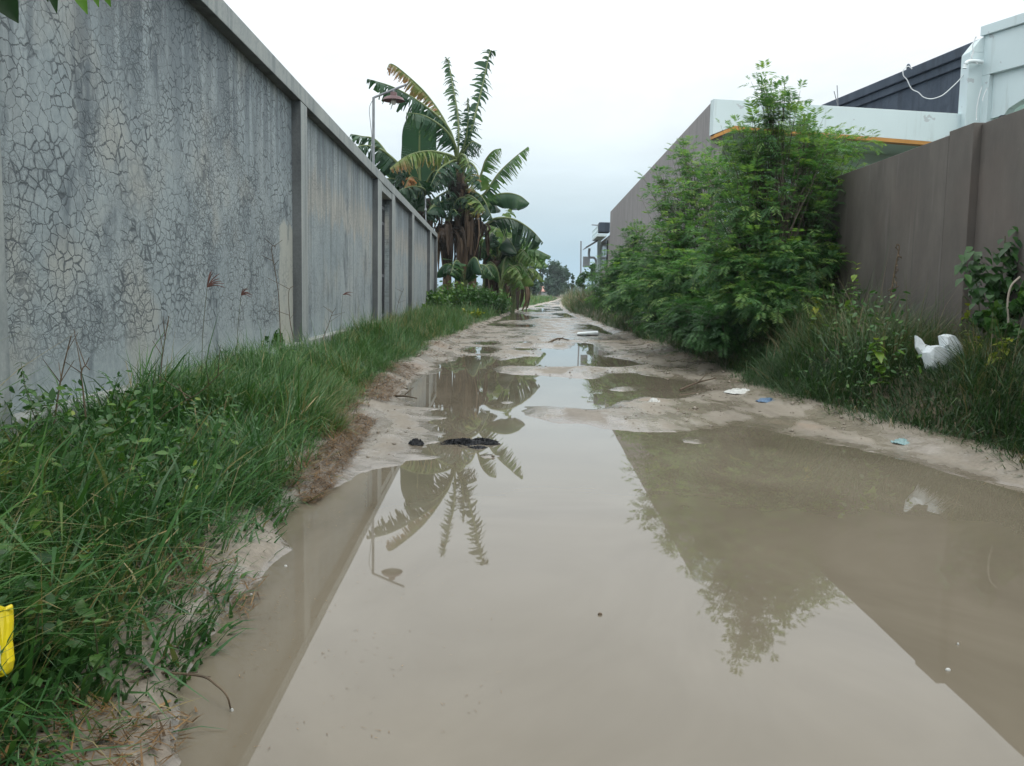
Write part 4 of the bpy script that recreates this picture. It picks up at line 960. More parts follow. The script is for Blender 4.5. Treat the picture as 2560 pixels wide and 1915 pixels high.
# companion stems in the clump
def small_banana(label, px, y, ztop, leaves, W=.45, tint=.45, stem=M_PSEUDO, r=.16, lean=.0, torn=.25, ndead=3):
    p = on_y(px, 745, y); x = p[0]
    root = thing('banana_plant', (x, y, .15), label, 'banana plant', 'banana plants beyond the wall')
    pseudo(root, [(x, y, 0), (x+lean*.4, y, ztop*.5), (x+lean, y, ztop)], r, r*.6, stem)
    top = np.array([x+lean, y, ztop])
    for (az, rise, ln) in leaves:
        d = np.array([math.cos(az), math.sin(az), 0])
        ctrl = [top-np.array([0, 0, .1]), top+d*ln*.22+np.array([0, 0, rise*.75]), top+d*ln*.6+np.array([0, 0, rise]), top+d*ln*.95+np.array([0, 0, rise*.45])]
        banana_leaf(root, ctrl, W*rng.uniform(.8, 1.1), torn if rng.random() < .7 else 0, rng.uniform(.5, .9), tint+rng.normal(0, .07), lat=(-d[1], d[0], 0))
    for k in range(ndead): dead_leaf(root, top+np.array([0, 0, -.2-.3*rng.random()]), rng.uniform(-2.8, -.2), rng.uniform(.8, 1.6), .2, .35)
    return root
small_banana('brown-stemmed banana stem wrapped in dead sheaths right against the wall end', 1118, 28.9, 3.0, [(2.6, .5, 1.0), (-2.2, .4, 1.1), (-1.2, .3, 1.0), (-.6, .7, 1.1)], .42, .2, ndead=6)
small_banana('leaning banana stem with shaggy brown sheaths in the middle of the clump', 1182, 30.3, 3.3, [(.5, .5, 1.2), (-.9, .5, 1.2), (-2.0, .3, 1.0), (2.8, .6, 1.2)], .45, .25, ndead=6, lean=-.1)
# right-hand plant with broad leaves over the track
h3 = on_y(800+950/2.149, 80+1190/2.149, 32.5)
b3 = thing('banana_plant', (h3[0], 32.5, .15), 'stout banana plant with broad glossy leaves arching toward the track', 'banana plant', 'banana plants beyond the wall')
pf = on_y(1235, 745, 32.5); pseudo(b3, [(pf[0], 32.5, 0), (pf[0]+.05, 32.5, 1.0), (h3[0]-.05, 32.5, h3[2]-.2)], .24, .14)
K = (955, 1260, 32.5)
banana_leaf(b3, Yp([(800, 1000, 30.5), (900, 900, 30.5), (990, 868, 30.4), (1070, 880, 30.3), (1126, 920, 30.2)]), .52, 0, .85, .42, petiole=.2)
banana_leaf(b3, Yp([(860, 1080, 31), (930, 1010, 31), (1030, 1005, 31), (1130, 1060, 31), (1202, 1135, 31)]), .70, .12, .85, .22, petiole=.15)
banana_leaf(b3, Yp([K, (985, 1120, 32.5), (1010, 1010, 32.6), (1042, 932, 32.7)]), .38, .5, .5, .66, lat=(1, .2, 0))
banana_leaf(b3, Yp([K, (1000, 1130, 32.2), (1080, 1100, 32), (1180, 1155, 31.8)]), .45, .6, .85, .52)
banana_leaf(b3, Yp([K, (1030, 1210, 32.6), (1130, 1165, 32.5), (1242, 1205, 32.4)]), .5, .25, .9, .48)
banana_leaf(b3, Yp([K, (985, 1160, 31.8), (1010, 1110, 31.4), (1060, 1190, 31)]), .55, .0, .9, .20)
banana_leaf(b3, Yp([K, (950, 1130, 31.8), (920, 1080, 31.2), (900, 1150, 30.8)]), .5, .2, .9, .25)
banana_leaf(b3, Yp([K, (900, 1180, 32), (850, 1150, 31.6), (790, 1200, 31.2)]), .5, .3, .9, .3)
banana_leaf(b3, Yp([K, (1000, 1260, 32), (1060, 1230, 31.8), (1120, 1290, 31.7)]), .45, .4, .9, .55)
banana_leaf(b3, Yp([K, (1010, 1180, 31.9), (1080, 1170, 31.5), (1150, 1240, 31.2)]), .55, .3, .9, .62)
banana_leaf(b3, Yp([K, (920, 1150, 32.4), (890, 1110, 32.3), (860, 1160, 32.2)]), .5, .3, .8, .66)
banana_leaf(b3, Yp([K, (960, 1150, 33), (1000, 1060, 33.4), (1060, 1065, 33.6)]), .5, .6, .8, .64)
banana_leaf(b3, Yp([K, (1010, 1250, 31.5), (1050, 1280, 31.2), (1100, 1380, 31)]), .5, .5, .9, .58)
for a in (-2.2, -1.3, -.5): dead_leaf(b3, (h3[0]-.03, 32.5, h3[2]-.35), a, 1.4, .2, .4)
small_banana('fresh light green banana plant half hidden behind the stout one', 1262, 34.5, 1.7, [(0.3, 1.0, 1.5), (1.2, 1.2, 1.4), (-.6, .8, 1.4), (-1.6, .6, 1.2), (2.6, .9, 1.4), (-2.6, .7, 1.3)], .5, .60, M_PSEUDOG, .13, ndead=1)
small_banana('young banana sucker with bright upright leaves in front of the stout plant', 1252, 31.2, .9, [(0.2, .8, 1.1), (1.2, 1.1, 1.0), (-.8, .7, 1.1), (2.4, .9, 1.0), (-2.4, .8, 1.0)], .46, .60, M_PSEUDOG, .09, ndead=0)
small_banana('bright yellow-green banana sucker at the grass edge right of the stout plant', 1282, 32.0, .8, [(0.1, .8, 1.2), (1.0, 1.0, 1.0), (-.9, .6, 1.2), (2.6, .9, 1.0)], .46, .62, M_PSEUDOG, .08, ndead=0)
small_banana('low light green banana plant by the tall grass, farthest along the track', 1288, 39, 1.5, [(0.1, .9, 1.5), (1.0, 1.2, 1.4), (-.7, .8, 1.5), (-1.8, .6, 1.2), (2.8, .9, 1.4)], .55, .60, M_PSEUDOG, .12, ndead=1)
small_banana('yellowing green banana plant filling the gap between the brown stems', 1212, 33.5, 2.2, [(0.3, 1.0, 1.3), (1.2, 1.3, 1.2), (-.9, .8, 1.3), (2.4, 1.0, 1.3), (-2.2, .7, 1.3)], .5, .60, M_PSEUDOG, .13, ndead=1)

small_banana('low banana sucker with drooping leaves hiding the foot of the tallest plant', 1160, 28.0, .9, [(0.0, .7, 1.0), (-1.0, .9, 1.1), (-2.0, .8, 1.0), (3.0, .7, 1.0)], .42, .34, M_PSEUDOG, .09, ndead=2)
# green shrubs at the foot of the bananas and the wall end
leafy_bush('shrub', 'bushy green shrub covering the end of the grey wall', 'shrub', (-1.3, 24.6, .15), [lob(1090, 765, 24.6, 46, 36, .5), lob(1125, 752, 25.5, 40, 46, .5), lob(1060, 792, 23, 46, 26, .5), lob(1020, 800, 20, 40, 20, .4)], 4600, .055, M_BROAD, .42, 'low shrubs under the bananas')
leafy_bush('shrub', 'low dark shrub growing at the foot of the banana stems', 'shrub', (-.6, 27.5, .15), [lob(1170, 752, 27.0, 56, 34, .6), lob(1225, 756, 28, 50, 28, .6)], 3600, .055, M_BROAD, .34, 'low shrubs under the bananas')
leafy_bush('shrub', 'small yellow-leaved shrub at the grass edge below the bananas', 'shrub', (-.55, 22.8, .12), [lob(1178, 785, 22.8, 24, 14, .2)], 420, .05, M_BROAD, .85, 'low shrubs under the bananas', stemr=.012)

# ------------------------------------------------------------------ far trees
def lobes_px(L, y, ry): return [lob(u, v, y, ru, rv, ry, wt) for u, v, ru, rv, wt in L]
ft = on_y(1390, 742, 130)
leafy_bush('tree', 'round-crowned dark tree standing alone at the end of the track', 'tree', (ft[0], 130, 0), lobes_px([(1392, 690, 24, 26, 1.2), (1385, 668, 14, 14, .5), (1408, 684, 14, 14, .5), (1376, 710, 14, 16, .7), (1400, 716, 18, 16, .8), (1385, 728, 22, 10, .6)], 130, 1.6), 7000, .20, M_FARLEAF, .40, 'trees on the skyline', stemr=.25)
for lab, u0, L in [('slender leaning tree with tufted sparse crown, left of the lone round tree', 1335, [(1327, 650, 7, 8, .5), (1330, 668, 6, 8, .4), (1336, 690, 7, 9, .4), (1340, 712, 6, 8, .3)]),
                   ('slender upright tree with clumped crown, next to the lone round tree', 1348, [(1350, 642, 8, 8, .6), (1352, 662, 8, 10, .6), (1358, 676, 8, 8, .5), (1349, 690, 9, 10, .6), (1352, 706, 7, 8, .4)])]:
    p = on_y(u0, 742, 110)
    leafy_bush('tree', lab, 'tree', (p[0], 110, 0), lobes_px(L, 110, .5), 1500, .17, M_FARLEAF, .35, 'trees on the skyline', stemr=.12)
p = on_y(1310, 742, 85)
leafy_bush('tree', 'dense dark green tree mass just behind the last bananas', 'tree', (p[0], 85, 0), lobes_px([(1300, 680, 22, 26, 1.2), (1318, 700, 14, 18, .8), (1330, 722, 18, 14, .7), (1290, 710, 26, 24, 1.2)], 85, 1.4), 6000, .17, M_FARLEAF, .35, 'trees on the skyline', stemr=.2)
for u0, v0, lab in [(1419, 688, 'left one of two wispy young trees beside the thin pole'), (1431, 684, 'right one of two wispy young trees beside the thin pole')]:
    p = on_y(u0, 742, 95)
    leafy_bush('tree', lab, 'tree', (p[0], 95, 0), lobes_px([(u0, v0+8, 3, 12, .5), (u0, v0+28, 4, 12, .5)], 95, .3), 420, .11, M_FARLEAF, .3, 'trees on the skyline', stemr=.06)
p = on_y(1480, 742, 42)
leafy_bush('shrub', 'dark leafy shrub on the skyline beside the far row house', 'shrub', (p[0], 42, .2), lobes_px([(1484, 668, 14, 10, .6), (1470, 690, 16, 12, .6), (1450, 705, 14, 12, .6), (1494, 690, 14, 14, .6)], 42, .5), 1500, .07, M_BROAD, .15, stemr=.03)
fhz = thing('house', (3.5, 190, 0), 'low far-off house with faded red roof below the skyline trees', 'house')
p0 = on_y(1310, 745, 190); p1 = on_y(1366, 745, 190)
b = MB(); b.box(p0[0], p1[0], 190, 196, 0, .9); b.build('wall', M_FOOT, fhz)
b = MB(); b.prism([(p0[0]-.3, 189.6, .9), (p0[0]-.3, 196.4, .9), (p0[0]-.3, 193, 2.0)], (p1[0]-p0[0]+.6, 0, 0)); b.build('roof', M_ROOFTILE, fhz)
# hedge line on the horizon
C = np.stack([rng.uniform(-120, 160, 9000), rng.uniform(230, 300, 9000), rng.random(9000)**1.5*2.6*(.6+.6*(fbm(np.linspace(0, 1, 9000)*0+0, np.zeros(9000)) > -2))], -1)
C[:, 2] *= .55+.6*vnoise(C[:, 0]*.12, C[:, 0]*0)
a = unit(rng.normal(0, 1, (9000, 3))); bb = unit(np.cross(a, unit(rng.normal(0, 1, (9000, 3)))))
V, Q, T = quad_cloud(C, a*.7, bb*.5, np.clip(rng.normal(.35, .15, 9000), 0, 1))
tag(from_np('treeline', V, Q, T, M_FARLEAF), 'hazy line of distant scrub along the horizon', 'trees', kind='stuff')

# ------------------------------------------------------------------ small plants
def leaf_blade(b, base, d, up, ln, w_, tint, fold=.25, curve=.3, n=6):
    """pointed ovate leaf with midrib fold and downward curve"""
    d = unit(np.array(d, float)); up = np.array(up, float); s = unit(np.cross(d, up)); N = np.cross(s, d); prev = None
    for k in range(n+1):
        t = k/n; ww = w_*math.sin(math.pi*min(1, t**.75))*.5+.0008
        c = base+d*ln*t-N*(-1)*0-np.array([0, 0, 1])*curve*ln*t*t
        cur = (b.vert(c-s*ww+N*ww*fold, tint), b.vert(c, tint-.05), b.vert(c+s*ww+N*ww*fold, tint))
        if prev: b.face(prev[0], prev[1], cur[1], cur[0]); b.face(prev[1], prev[2], cur[2], cur[1])
        prev = cur
def leafy_weed(name, label, base, top, nleaf, ln, w_, tint, group=None, spread=.9, rstem=.003, mat_=None, pair=True, cat='plant'):
    base = np.array(base, float); top = np.array(top, float); root = thing(name, base, label, cat, group)
    P = catmull([base, (base+top)/2+rng.normal(0, .02, 3), top], 12); s = MB(); s.tube(P, np.linspace(rstem, rstem*.4, 12), 5); s.build('stem', M_STALK, root)
    b = MB()
    for k in range(nleaf):
        t = .2+.8*k/max(1, nleaf-1); q = t*11; a = int(min(q, 10)); p = P[a]*(1-q+a)+P[a+1]*(q-a); az = k*2.4+rng.normal(0, .3)
        for m in range(2 if pair else 1):
            d = np.array([math.cos(az+m*math.pi), math.sin(az+m*math.pi), rng.uniform(-.55, 1.0)])
            leaf_blade(b, p, d*np.array([spread, spread, 1]), (0, 0, 1), ln*rng.uniform(.7, 1.15)*(1.15-.5*t), w_*rng.uniform(.8, 1.15)*(1.15-.5*t), np.clip(tint+rng.normal(0, .08)+.15*t, 0, 1), .25, rng.uniform(.2, .6))
    b.build('leaves', mat_ or M_BROAD, root, smooth=True); return root
def gnd(u, v, y, side=1):
    p = on_y(u, v, y); return np.array([p[0], y, float(ground_h(np.array([p[0]]), np.array([y]))[0])])
p = gnd(2040, 800, 7.6); leafy_weed('seedling', 'bright yellow-green seedling with stacked leaves below the brown wall', p, on_y(2040, 745, 7.6), 15, .095, .065, .85, rstem=.004)
p = gnd(2135, 800, 7.0); leafy_weed('weed', 'tall spindly weed with small bright leaves against the brown wall', p, on_y(2142, 663, 7.0), 14, .09, .06, .72, rstem=.004)
p = gnd(2500, 900, 5.0); leafy_weed('weed', 'yellow-green rosette weed at the right edge behind the foam box', p, on_y(2520, 850, 5.0), 12, .10, .065, .9)
p = gnd(2440, 900, 5.5); leafy_weed('weed', 'yellow-tipped weed standing directly right of the broken foam box', p, on_y(2445, 846, 5.5), 12, .09, .06, .85)
p = gnd(2210, 900, 5.6); leafy_weed('weed', 'green ivy-like weed left of the broken foam box', p, on_y(2190, 850, 5.6), 12, .09, .065, .65, spread=1.3)
p = gnd(2415, 790, 5.9); leafy_weed('weed', 'small bright weed at the foot of the wall step', p, on_y(2420, 765, 5.9), 9, .08, .055, .85)
# climbing vine
vb = np.array([3.22, 5.75, .42]); vine = thing('vine', vb, 'heart-leaved vine climbing the brown wall at the right edge', 'vine')
s = MB(); b = MB()
for (pts) in [[(2500, 790), (2505, 700), (2510, 640), (2513, 590)], [(2480, 790), (2470, 720), (2490, 690), (2540, 670)], [(2450, 790), (2440, 700), (2438, 665), (2440, 640)], [(2540, 800), (2530, 720), (2550, 660), (2570, 640)], [(2470, 780), (2500, 740), (2540, 720), (2575, 700)]]:
    P = catmull([on_y(u, v, 5.72) for u, v in pts], 22); s.tube(P, .0035, 5)
    for k in range(3, 22):
        for _ in range(4):
            az = rng.uniform(-2.9, -.3); d = np.array([math.cos(az), math.sin(az), -.45])
            leaf_blade(b, P[k]+rng.normal(0, .045, 3), d, (0, 0, 1), .058*rng.uniform(.5, 1.25), .052*rng.uniform(.6, 1.2), float(np.clip(.32+rng.normal(0, .12), 0, 1)), .15, .5)
s.build('stem', M_STALK, vine); b.build('leaves', M_BROAD, vine, smooth=True)
leafy_bush('shrub', 'dark leafy weed clump under the vine at the right edge', 'plant', (3.05, 5.2, .35), [lob(2530, 860, 5.1, 60, 60, .12), lob(2480, 800, 5.5, 60, 40, .12), lob(2555, 760, 5.2, 40, 50, .10)], 900, .030, M_BROAD, .34, stemr=.008, flat=.7)
pv = thing('dry_stem', on_y(2520, 850, 5.2), 'pale bare dry stem standing in front of the vine', 'stem')
b = MB(); b.tube(catmull([on_y(u, v, 5.2) for u, v in [(2518, 870), (2521, 800), (2519, 755), (2528, 715), (2550, 692)]], 20), .006, 6); b.build('stem', M_STALK if 0 else simple('pale_stem', (.30, .27, .22), (.40, .36, .30), 20, .8), pv)
ds = thing('dry_stem', on_y(2226, 755, 6.6), 'dark curled seed stalk rising against the brown wall', 'stem')
b = MB(); b.tube(catmull([on_y(u, v, 6.6) for u, v in [(2224, 790), (2230, 720), (2238, 670), (2246, 630), (2248, 615), (2243, 611), (2240, 617)]], 26), np.linspace(.007, .004, 26), 6); b.build('stem', M_TWIG, ds)
b = MB()
for k in range(26):
    q = on_y(2230+k*.7, 740-k*4.6, 6.6)+rng.normal(0, .006, 3); b.tube([q, q+rng.normal(0, .014, 3)], .004, 4)
b.build('seeds', M_TWIG, ds)

# left verge: broad-leaved weeds
WEED = [(120, 1290, 2.1, .10, .06, .6), (330, 1180, 2.6, .09, .055, .5), (60, 1180, 2.3, .10, .06, .7), (200, 1420, 1.9, .09, .055, .45), (420, 1260, 2.6, .07, .04, .5), (110, 1600, 1.55, .09, .055, .45), (280, 1680, 1.55, .085, .05, .45), (480, 1070, 3.5, .09, .05, .5)]
first = None
WL = ['broad-leaved weed low in the left grass, {}'.format(s) for s in ('under the cracked wall by the yellow bag', 'halfway between wall and water', 'at the very left edge under the wall', 'above the yellow bag in deep grass', 'near the brown straw and red wrapper', 'right beside the yellow bag', 'below the deepest grass near the straw', 'on the crest of the left bank')]
for (u, v, y, ln, w_, tn), lab in zip(WEED, WL):
    g_ = on_y(u, v, y); z = float(ground_h(np.array([g_[0]]), np.array([y]))[0])
    leafy_weed('weed', lab, (g_[0], y, z), (g_[0]+rng.normal(0, .05), y-.03, z+.20), 9, ln*.55, w_*.55, tn, 'broad-leaved weeds in the left grass', spread=1.1)
# bushy weed by the silver wrapper
p = np.array([-1.5, 6.9, .15]); leafy_bush('weed', 'leafy dark green weed clump at the wall foot left of the grey wrapper', 'plant', p, [lob(640, 865, 7.0, 40, 26, .15), lob(690, 850, 7.3, 35, 18, .15)], 900, .026, M_BROAD, .30, stemr=.006)
for (u0, v0, u1, v1, y, n_), lab in zip([(110, 1100, 52, 905, 2.95, 22), (190, 1120, 60, 960, 2.85, 20), (230, 1130, 110, 1010, 2.8, 16)], ['wispy blue-green weed stem reaching up the wall at the left edge', 'second wispy weed stem leaning left across the wall foot', 'shortest wispy weed stem bending over the near grass']):
    g_ = on_y(u0, v0, y); leafy_weed('weed', lab, g_, on_y(u1, v1, y), n_, .034, .010, .25, 'wispy weeds at the left edge', rstem=.002, spread=1.0)
# seed-headed grass stalks
def seed_stalk(label, u, v, y, base_u, spread, ln, n):
    hd = on_y(u, v, y); bp = on_y(base_u, v+150, y); z = float(ground_h(np.array([bp[0]]), np.array([y]))[0])
    r = thing('seed_grass', (bp[0], y, z), label, 'grass stalk', 'red-brown seed heads against the grey wall')
    P = catmull([(bp[0], y, z), ((bp[0]*2+hd[0])/3, y, z*.4+hd[2]*.6), tuple(hd)], 14); s = MB(); s.tube(P, np.linspace(.0018, .0010, 14), 5); s.build('stalk', M_STALK, r)
    b = MB()
    for k in range(n):
        a = spread[0]+(spread[1]-spread[0])*k/(n-1); d = np.array([math.cos(a), rng.normal(0, .3), math.sin(a)]); l_ = ln*rng.uniform(.75, 1.1)
        b.tube(catmull([hd, hd+d*l_*.5+np.array([0, 0, .004]), hd+d*l_-np.array([0, 0, .012])], 7), [.0018, .0024, .0026, .0024, .002, .0016, .0008], 5)
    b.build('seed_head', M_SEED, r)
seed_stalk('largest fan-shaped seed head on a grass stalk in front of the cracked panel', 518, 718, 4.4, 500, (.15, 1.55), .088, 8)
seed_stalk('smaller fan-shaped seed head low on the cracked panel near the pilaster', 603, 738, 5.6, 590, (.0, 1.2), .07, 7)
seed_stalk('sparse two-pronged seed head in front of the second wall bay', 857, 737, 7.8, 850, (.0, .5), .09, 4)
def bare_stalk(label, pts, y, r0=.0035):
    p0 = on_y(*pts[0], y); o = thing('dry_stem', p0, label, 'stem', 'bare weed stalks along the grey wall')
    b = MB(); b.tube(catmull([on_y(u, v, y) for u, v in pts], 24), np.linspace(r0, r0*.5, 24), 5); b.build('stem', M_TWIG, o)
    Q_ = catmull([on_y(u, v, y) for u, v in pts], 24)
    for k in range(4):
        q = Q_[rng.integers(8, 22)]; d = rng.normal(0, .05, 3); d[2] = abs(d[2])+.03; s = MB(); s.tube([q, q+d], [.002, .001], 4); s.build('side_shoot', M_TWIG, o)
bare_stalk('hooked dark weed stalk beside the first pilaster', [(702, 860), (697, 745), (688, 680), (681, 640), (679, 620), (683, 614), (688, 618)], 6.6)
bare_stalk('straight weed stalk in front of the cracked panel', [(400, 960), (405, 900), (412, 850), (422, 790)], 4.2)
bare_stalk('thin weed stalk at the left of the cracked panel', [(135, 1060), (150, 960), (165, 890), (178, 840)], 3.2)
bare_stalk('dark weed stalk with a bent top near the left end of the cracked panel', [(215, 1050), (208, 980), (203, 935), (212, 915), (225, 925)], 3.3)
bare_stalk('weed stalk crossing the foot of the first pilaster', [(735, 850), (725, 800), (722, 730), (735, 714)], 6.9)
bare_stalk('branched dry stalk in front of the second wall bay', [(805, 850), (820, 815), (830, 785), (840, 770)], 8.2)
bare_stalk('short dry stalk by the dark gate', [(988, 815), (992, 775), (1000, 745), (1010, 720)], 12.5)
bare_stalk('leaning reed stalk over the bank of the left grass', [(330, 1110), (420, 1030), (500, 980), (560, 925)], 3.6, .0025)

# ------------------------------------------------------------------ litter
def crumple(name, label, cat, c, L, W, Hh, m, seed, rot=0.0, nx=34, ny=22, lift=.0, power=1.0, torn=0.15, part='film', pw=2, sx=2.2, sy=1.8, octv=4):
    """crumpled thin sheet with ridges and a ragged outline, closed underneath"""
    r = np.random.default_rng(seed); root = thing(name, c, label, cat)
    b = MB(); ids = {}; ox, oy = r.uniform(0, 90, 2)
    for i in range(nx):
        for j in range(ny):
            u = i/(nx-1)*2-1; v = j/(ny-1)*2-1; rr = math.hypot(u, v); a = math.atan2(v, u)
            lim = 1-torn*(1+float(fbm(np.array([a*1.3+ox]), np.array([oy]), 3)[0]))
            if rr > 1: u, v = u/rr, v/rr
            k = lim
            X = u*L*k; Y = v*W*k
            rid = 1-abs(float(fbm(np.array([u*sx+ox]), np.array([v*sy+oy]), octv)[0]))*1.5
            z = max(0, rid)**pw*Hh*(1-min(1, math.hypot(u, v))**3*.85)**power+lift
            x_ = X*math.cos(rot)-Y*math.sin(rot); y_ = X*math.sin(rot)+Y*math.cos(rot)
            ids[i, j] = b.vert((c[0]+x_+r.normal(0, L*.012), c[1]+y_+r.normal(0, W*.012), c[2]+z))
    for i in range(nx-1):
        for j in range(ny-1): b.face(ids[i, j], ids[i+1, j], ids[i+1, j+1], ids[i, j+1])
    o = b.build(part, m, root, smooth=True)
    so_ = o.modifiers.new('thickness', 'SOLIDIFY'); so_.thickness = .002
    return root
def at(u, v, z=.0): return on_z(u, v, z)
p = at(1178, 1108, .0); crumple('plastic_bag', 'long black plastic bag lying half sunk in the puddle', 'bag', (p[0], p[1], -.006), .22, .20, .034, M_BIN, 3, -.05, 110, 70, pw=2.5, torn=.3, sx=1.0, sy=2.4, octv=2)
p = at(1215, 1098, .01); 
p = at(1040, 1113, .0); crumple('plastic_bag', 'small crumpled black plastic scrap on the mud left of the long black bag', 'bag', (p[0], p[1], .004), .05, .05, .035, M_BIN, 5, .3)
p = on_y(682, 888, 6.6); crumple('plastic_bag', 'crumpled silvery clear plastic bag in the grass at the wall foot', 'bag', (p[0], 6.6, .22), .075, .09, .13, M_CLEAR, 8, .4)
p = at(1850, 982, .03); crumple('rag', 'soiled white plastic rag at the edge of the right grass', 'rag', (p[0], p[1], .03), .14, .15, .04, M_WHITECLOTH, 12, .1)
p = at(1636, 1006, .02); crumple('wrapper', 'folded white and green wrapper on the mud bar', 'wrapper', (p[0], p[1], .02), .065, .06, .035, M_WHITECLOTH, 15, .2)
p = at(1920, 1004, .03); crumple('wrapper', 'blue plastic wrapper lying at the grass edge right of the white rag', 'wrapper', (p[0], p[1], .03), .10, .10, .03, M_BLUEFILM, 18, -.2)
p = at(2255, 1108, .03); crumple('wrapper', 'torn turquoise plastic scrap on the muddy right bank', 'wrapper', (p[0], p[1], .03), .055, .075, .03, M_TURQ, 21, .2)
p = at(1468, 836, .02); sl_ = thing('foam_slab', (p[0], p[1], .02), 'flat white foam slab on the far right of the muddy track', 'foam slab')
b = MB(); b.hexa([(p[0]-.22, p[1]-.25, .02), (p[0]+.2, p[1]-.1, .02), (p[0]+.24, p[1]+.3, .02), (p[0]-.16, p[1]+.25, .02), (p[0]-.22, p[1]-.25, .05), (p[0]+.2, p[1]-.1, .075), (p[0]+.24, p[1]+.3, .08), (p[0]-.16, p[1]+.25, .05)]); b.build('slab', M_FOAM, sl_, .012)
p = on_y(462, 1420, 2.45); crumple('wrapper', 'pink and grey wrapper tucked into the left grass edge', 'wrapper', (p[0], 2.45, .06), .025, .03, .025, M_REDFILM, 24, .2)
p = at(560, 1392, .03); pn = thing('strip', (p[0], p[1], .03), 'narrow blue-grey plastic strip lying on the straw at the left bank', 'plastic strip')
a0 = at(545, 1412, .03); a1 = at(572, 1372, .045); b = MB(); d = unit(a1-a0); sv = np.array([-d[1], d[0], 0])*.006
b.hexa([a0-sv, a0+sv, a1+sv, a1-sv, a0-sv+(0, 0, .008), a0+sv+(0, 0, .008), a1+sv+(0, 0, .008), a1-sv+(0, 0, .008)]); b.build('strip', simple('blue_grey_plastic', (.10, .14, .20), (.2, .26, .33), 20, .4), pn)

# broken foam lunch box: two shallow moulded trays, torn apart and leaning on the bank
YF = 5.6
fc = on_y(2345, 915, YF)
fo = thing('foam_box', fc, 'broken white foam box lying in the grass below the brown wall', 'foam box')
S = lambda u, v, dy=0: on_y(u, v, YF+dy)
def tray(pts, depth, ins=.80, th=.010):
    P = np.array(pts); c = P.mean(0); b = MB(); n_ = len(P); nrm = np.zeros(3)
    for k in range(n_): nrm += np.cross(P[k]-c, P[(k+1) % n_]-c)
    nrm = unit(nrm); nrm = -nrm if nrm[1] > 0 else nrm
    rings = [P+(P-c)*.05, P, c+(P-c)*(ins+.09)+nrm*depth*.75, c+(P-c)*ins+nrm*depth]
    ids = [[b.vert(p) for p in r_] for r_ in rings]
    for r_ in range(3):
        for k in range(n_): b.face(ids[r_][k], ids[r_][(k+1) % n_], ids[r_+1][(k+1) % n_], ids[r_+1][k])
    b.face(*ids[3]); return b
def foam_part(name, bm_, th=.010):
    o = bm_.build(name, M_FOAM, fo); m = o.modifiers.new('thickness', 'SOLIDIFY'); m.thickness = th; m.offset = -1; v = o.modifiers.new('bevel', 'BEVEL'); v.width = .003; v.segments = 2; return o
foam_part('lid', tray([S(2346, 842, .02), S(2358, 838, .03), S(2370, 841, .03), S(2390, 868, .03), S(2404, 903, .02), S(2400, 921, .0), S(2384, 928, -.02), S(2370, 922, -.03), S(2356, 895, -.02), S(2349, 862, .0)], .055))
foam_part('base', tray([S(2304, 884, -.05), S(2318, 868, -.04), S(2334, 866, -.02), S(2352, 872, .0), S(2366, 902, -.02), S(2378, 926, -.04), S(2362, 942, -.06), S(2334, 938, -.08), S(2314, 920, -.08)], .045))
foam_part('flap', tray([S(2287, 841, .0), S(2295, 848, .0), S(2306, 864, -.01), S(2322, 869, -.02), S(2328, 890, -.04), S(2314, 906, -.05), S(2298, 886, -.03), S(2288, 870, -.02)], .022))
b = MB()
for k in range(5):
    a0 = S(2361+k*6.5, 866+k*10, -.065); a1 = S(2373+k*5.5, 860+k*10.5, -.06); b.tube([a0, a1], .005, 6)
b.build('ribs', M_FOAM, fo)

# yellow bag cut by the left edge
yb = thing('packet', (-.80, 1.5, .22), 'bright yellow plastic packet standing in the grass at the left edge', 'packet')
y0_ = 1.40
c = [on_y(-120, 1530, y0_+.06), on_y(-30, 1517, y0_+.03), on_y(0, 1526, y0_), on_y(14, 1513, y0_), on_y(16, 1560, y0_-.01), on_y(13, 1610, y0_-.02), on_y(17, 1660, y0_-.03), on_y(14, 1688, y0_-.03), on_y(0, 1696, y0_-.03), on_y(-120, 1705, y0_+.0)]
b = MB(); b.prism(c[::-1], (.005, .018, 0)); b.build('film', M_YELLOW, yb, .006)
b = MB(); b.prism([on_y(-60, 1612, y0_-.022), on_y(-4, 1618, y0_-.026), on_y(-3, 1680, y0_-.036), on_y(-60, 1684, y0_-.034)][::-1], (0, .006, 0)); b.build('printed_panel', M_LABELGREY, yb)

# drooping twig with dark leaf, bottom left
tw = thing('twig', on_z(330, 1690, .1), 'thin drooping twig reaching from the left grass into the water', 'twig')
pts = [on_y(300, 1685, 1.80), on_y(380, 1682, 1.74), on_y(450, 1684, 1.70), on_y(510, 1692, 1.67), on_y(540, 1712, 1.65), on_y(566, 1738, 1.63), on_z(578, 1776, .0)]
b = MB(); b.tube(catmull(pts, 40), np.linspace(.0034, .0016, 40), 6); b.build('stem', M_TWIG, tw)
b = MB(); b.tube([on_y(470, 1682, 1.69), on_y(495, 1680, 1.68)], .001, 4); b.build('side_shoot', M_TWIG, tw); b = MB(); b.tube([on_y(505, 1690, 1.67), on_y(527, 1692, 1.67)], .001, 4); b.build('side_shoot', M_TWIG, tw)
tw2 = thing('twig', on_z(310, 1712, .05), 'dark bent twig carrying one black dead leaf on the left mud', 'twig')
b = MB(); b.tube(catmull([on_z(290, 1720, .05), on_z(350, 1695, .06), on_z(400, 1650, .05), on_z(440, 1625, .03)], 20), .0028, 6); b.build('stem', M_TWIG, tw2)
b = MB(); q = on_z(372, 1668, .07); e = on_z(366, 1708, .02); leaf_blade(b, q, e-q, (.3, -.6, .7), float(np.linalg.norm(e-q)), .022, .5, .3, .05); b.build('dead_leaf', M_DARKLEAF, tw2)
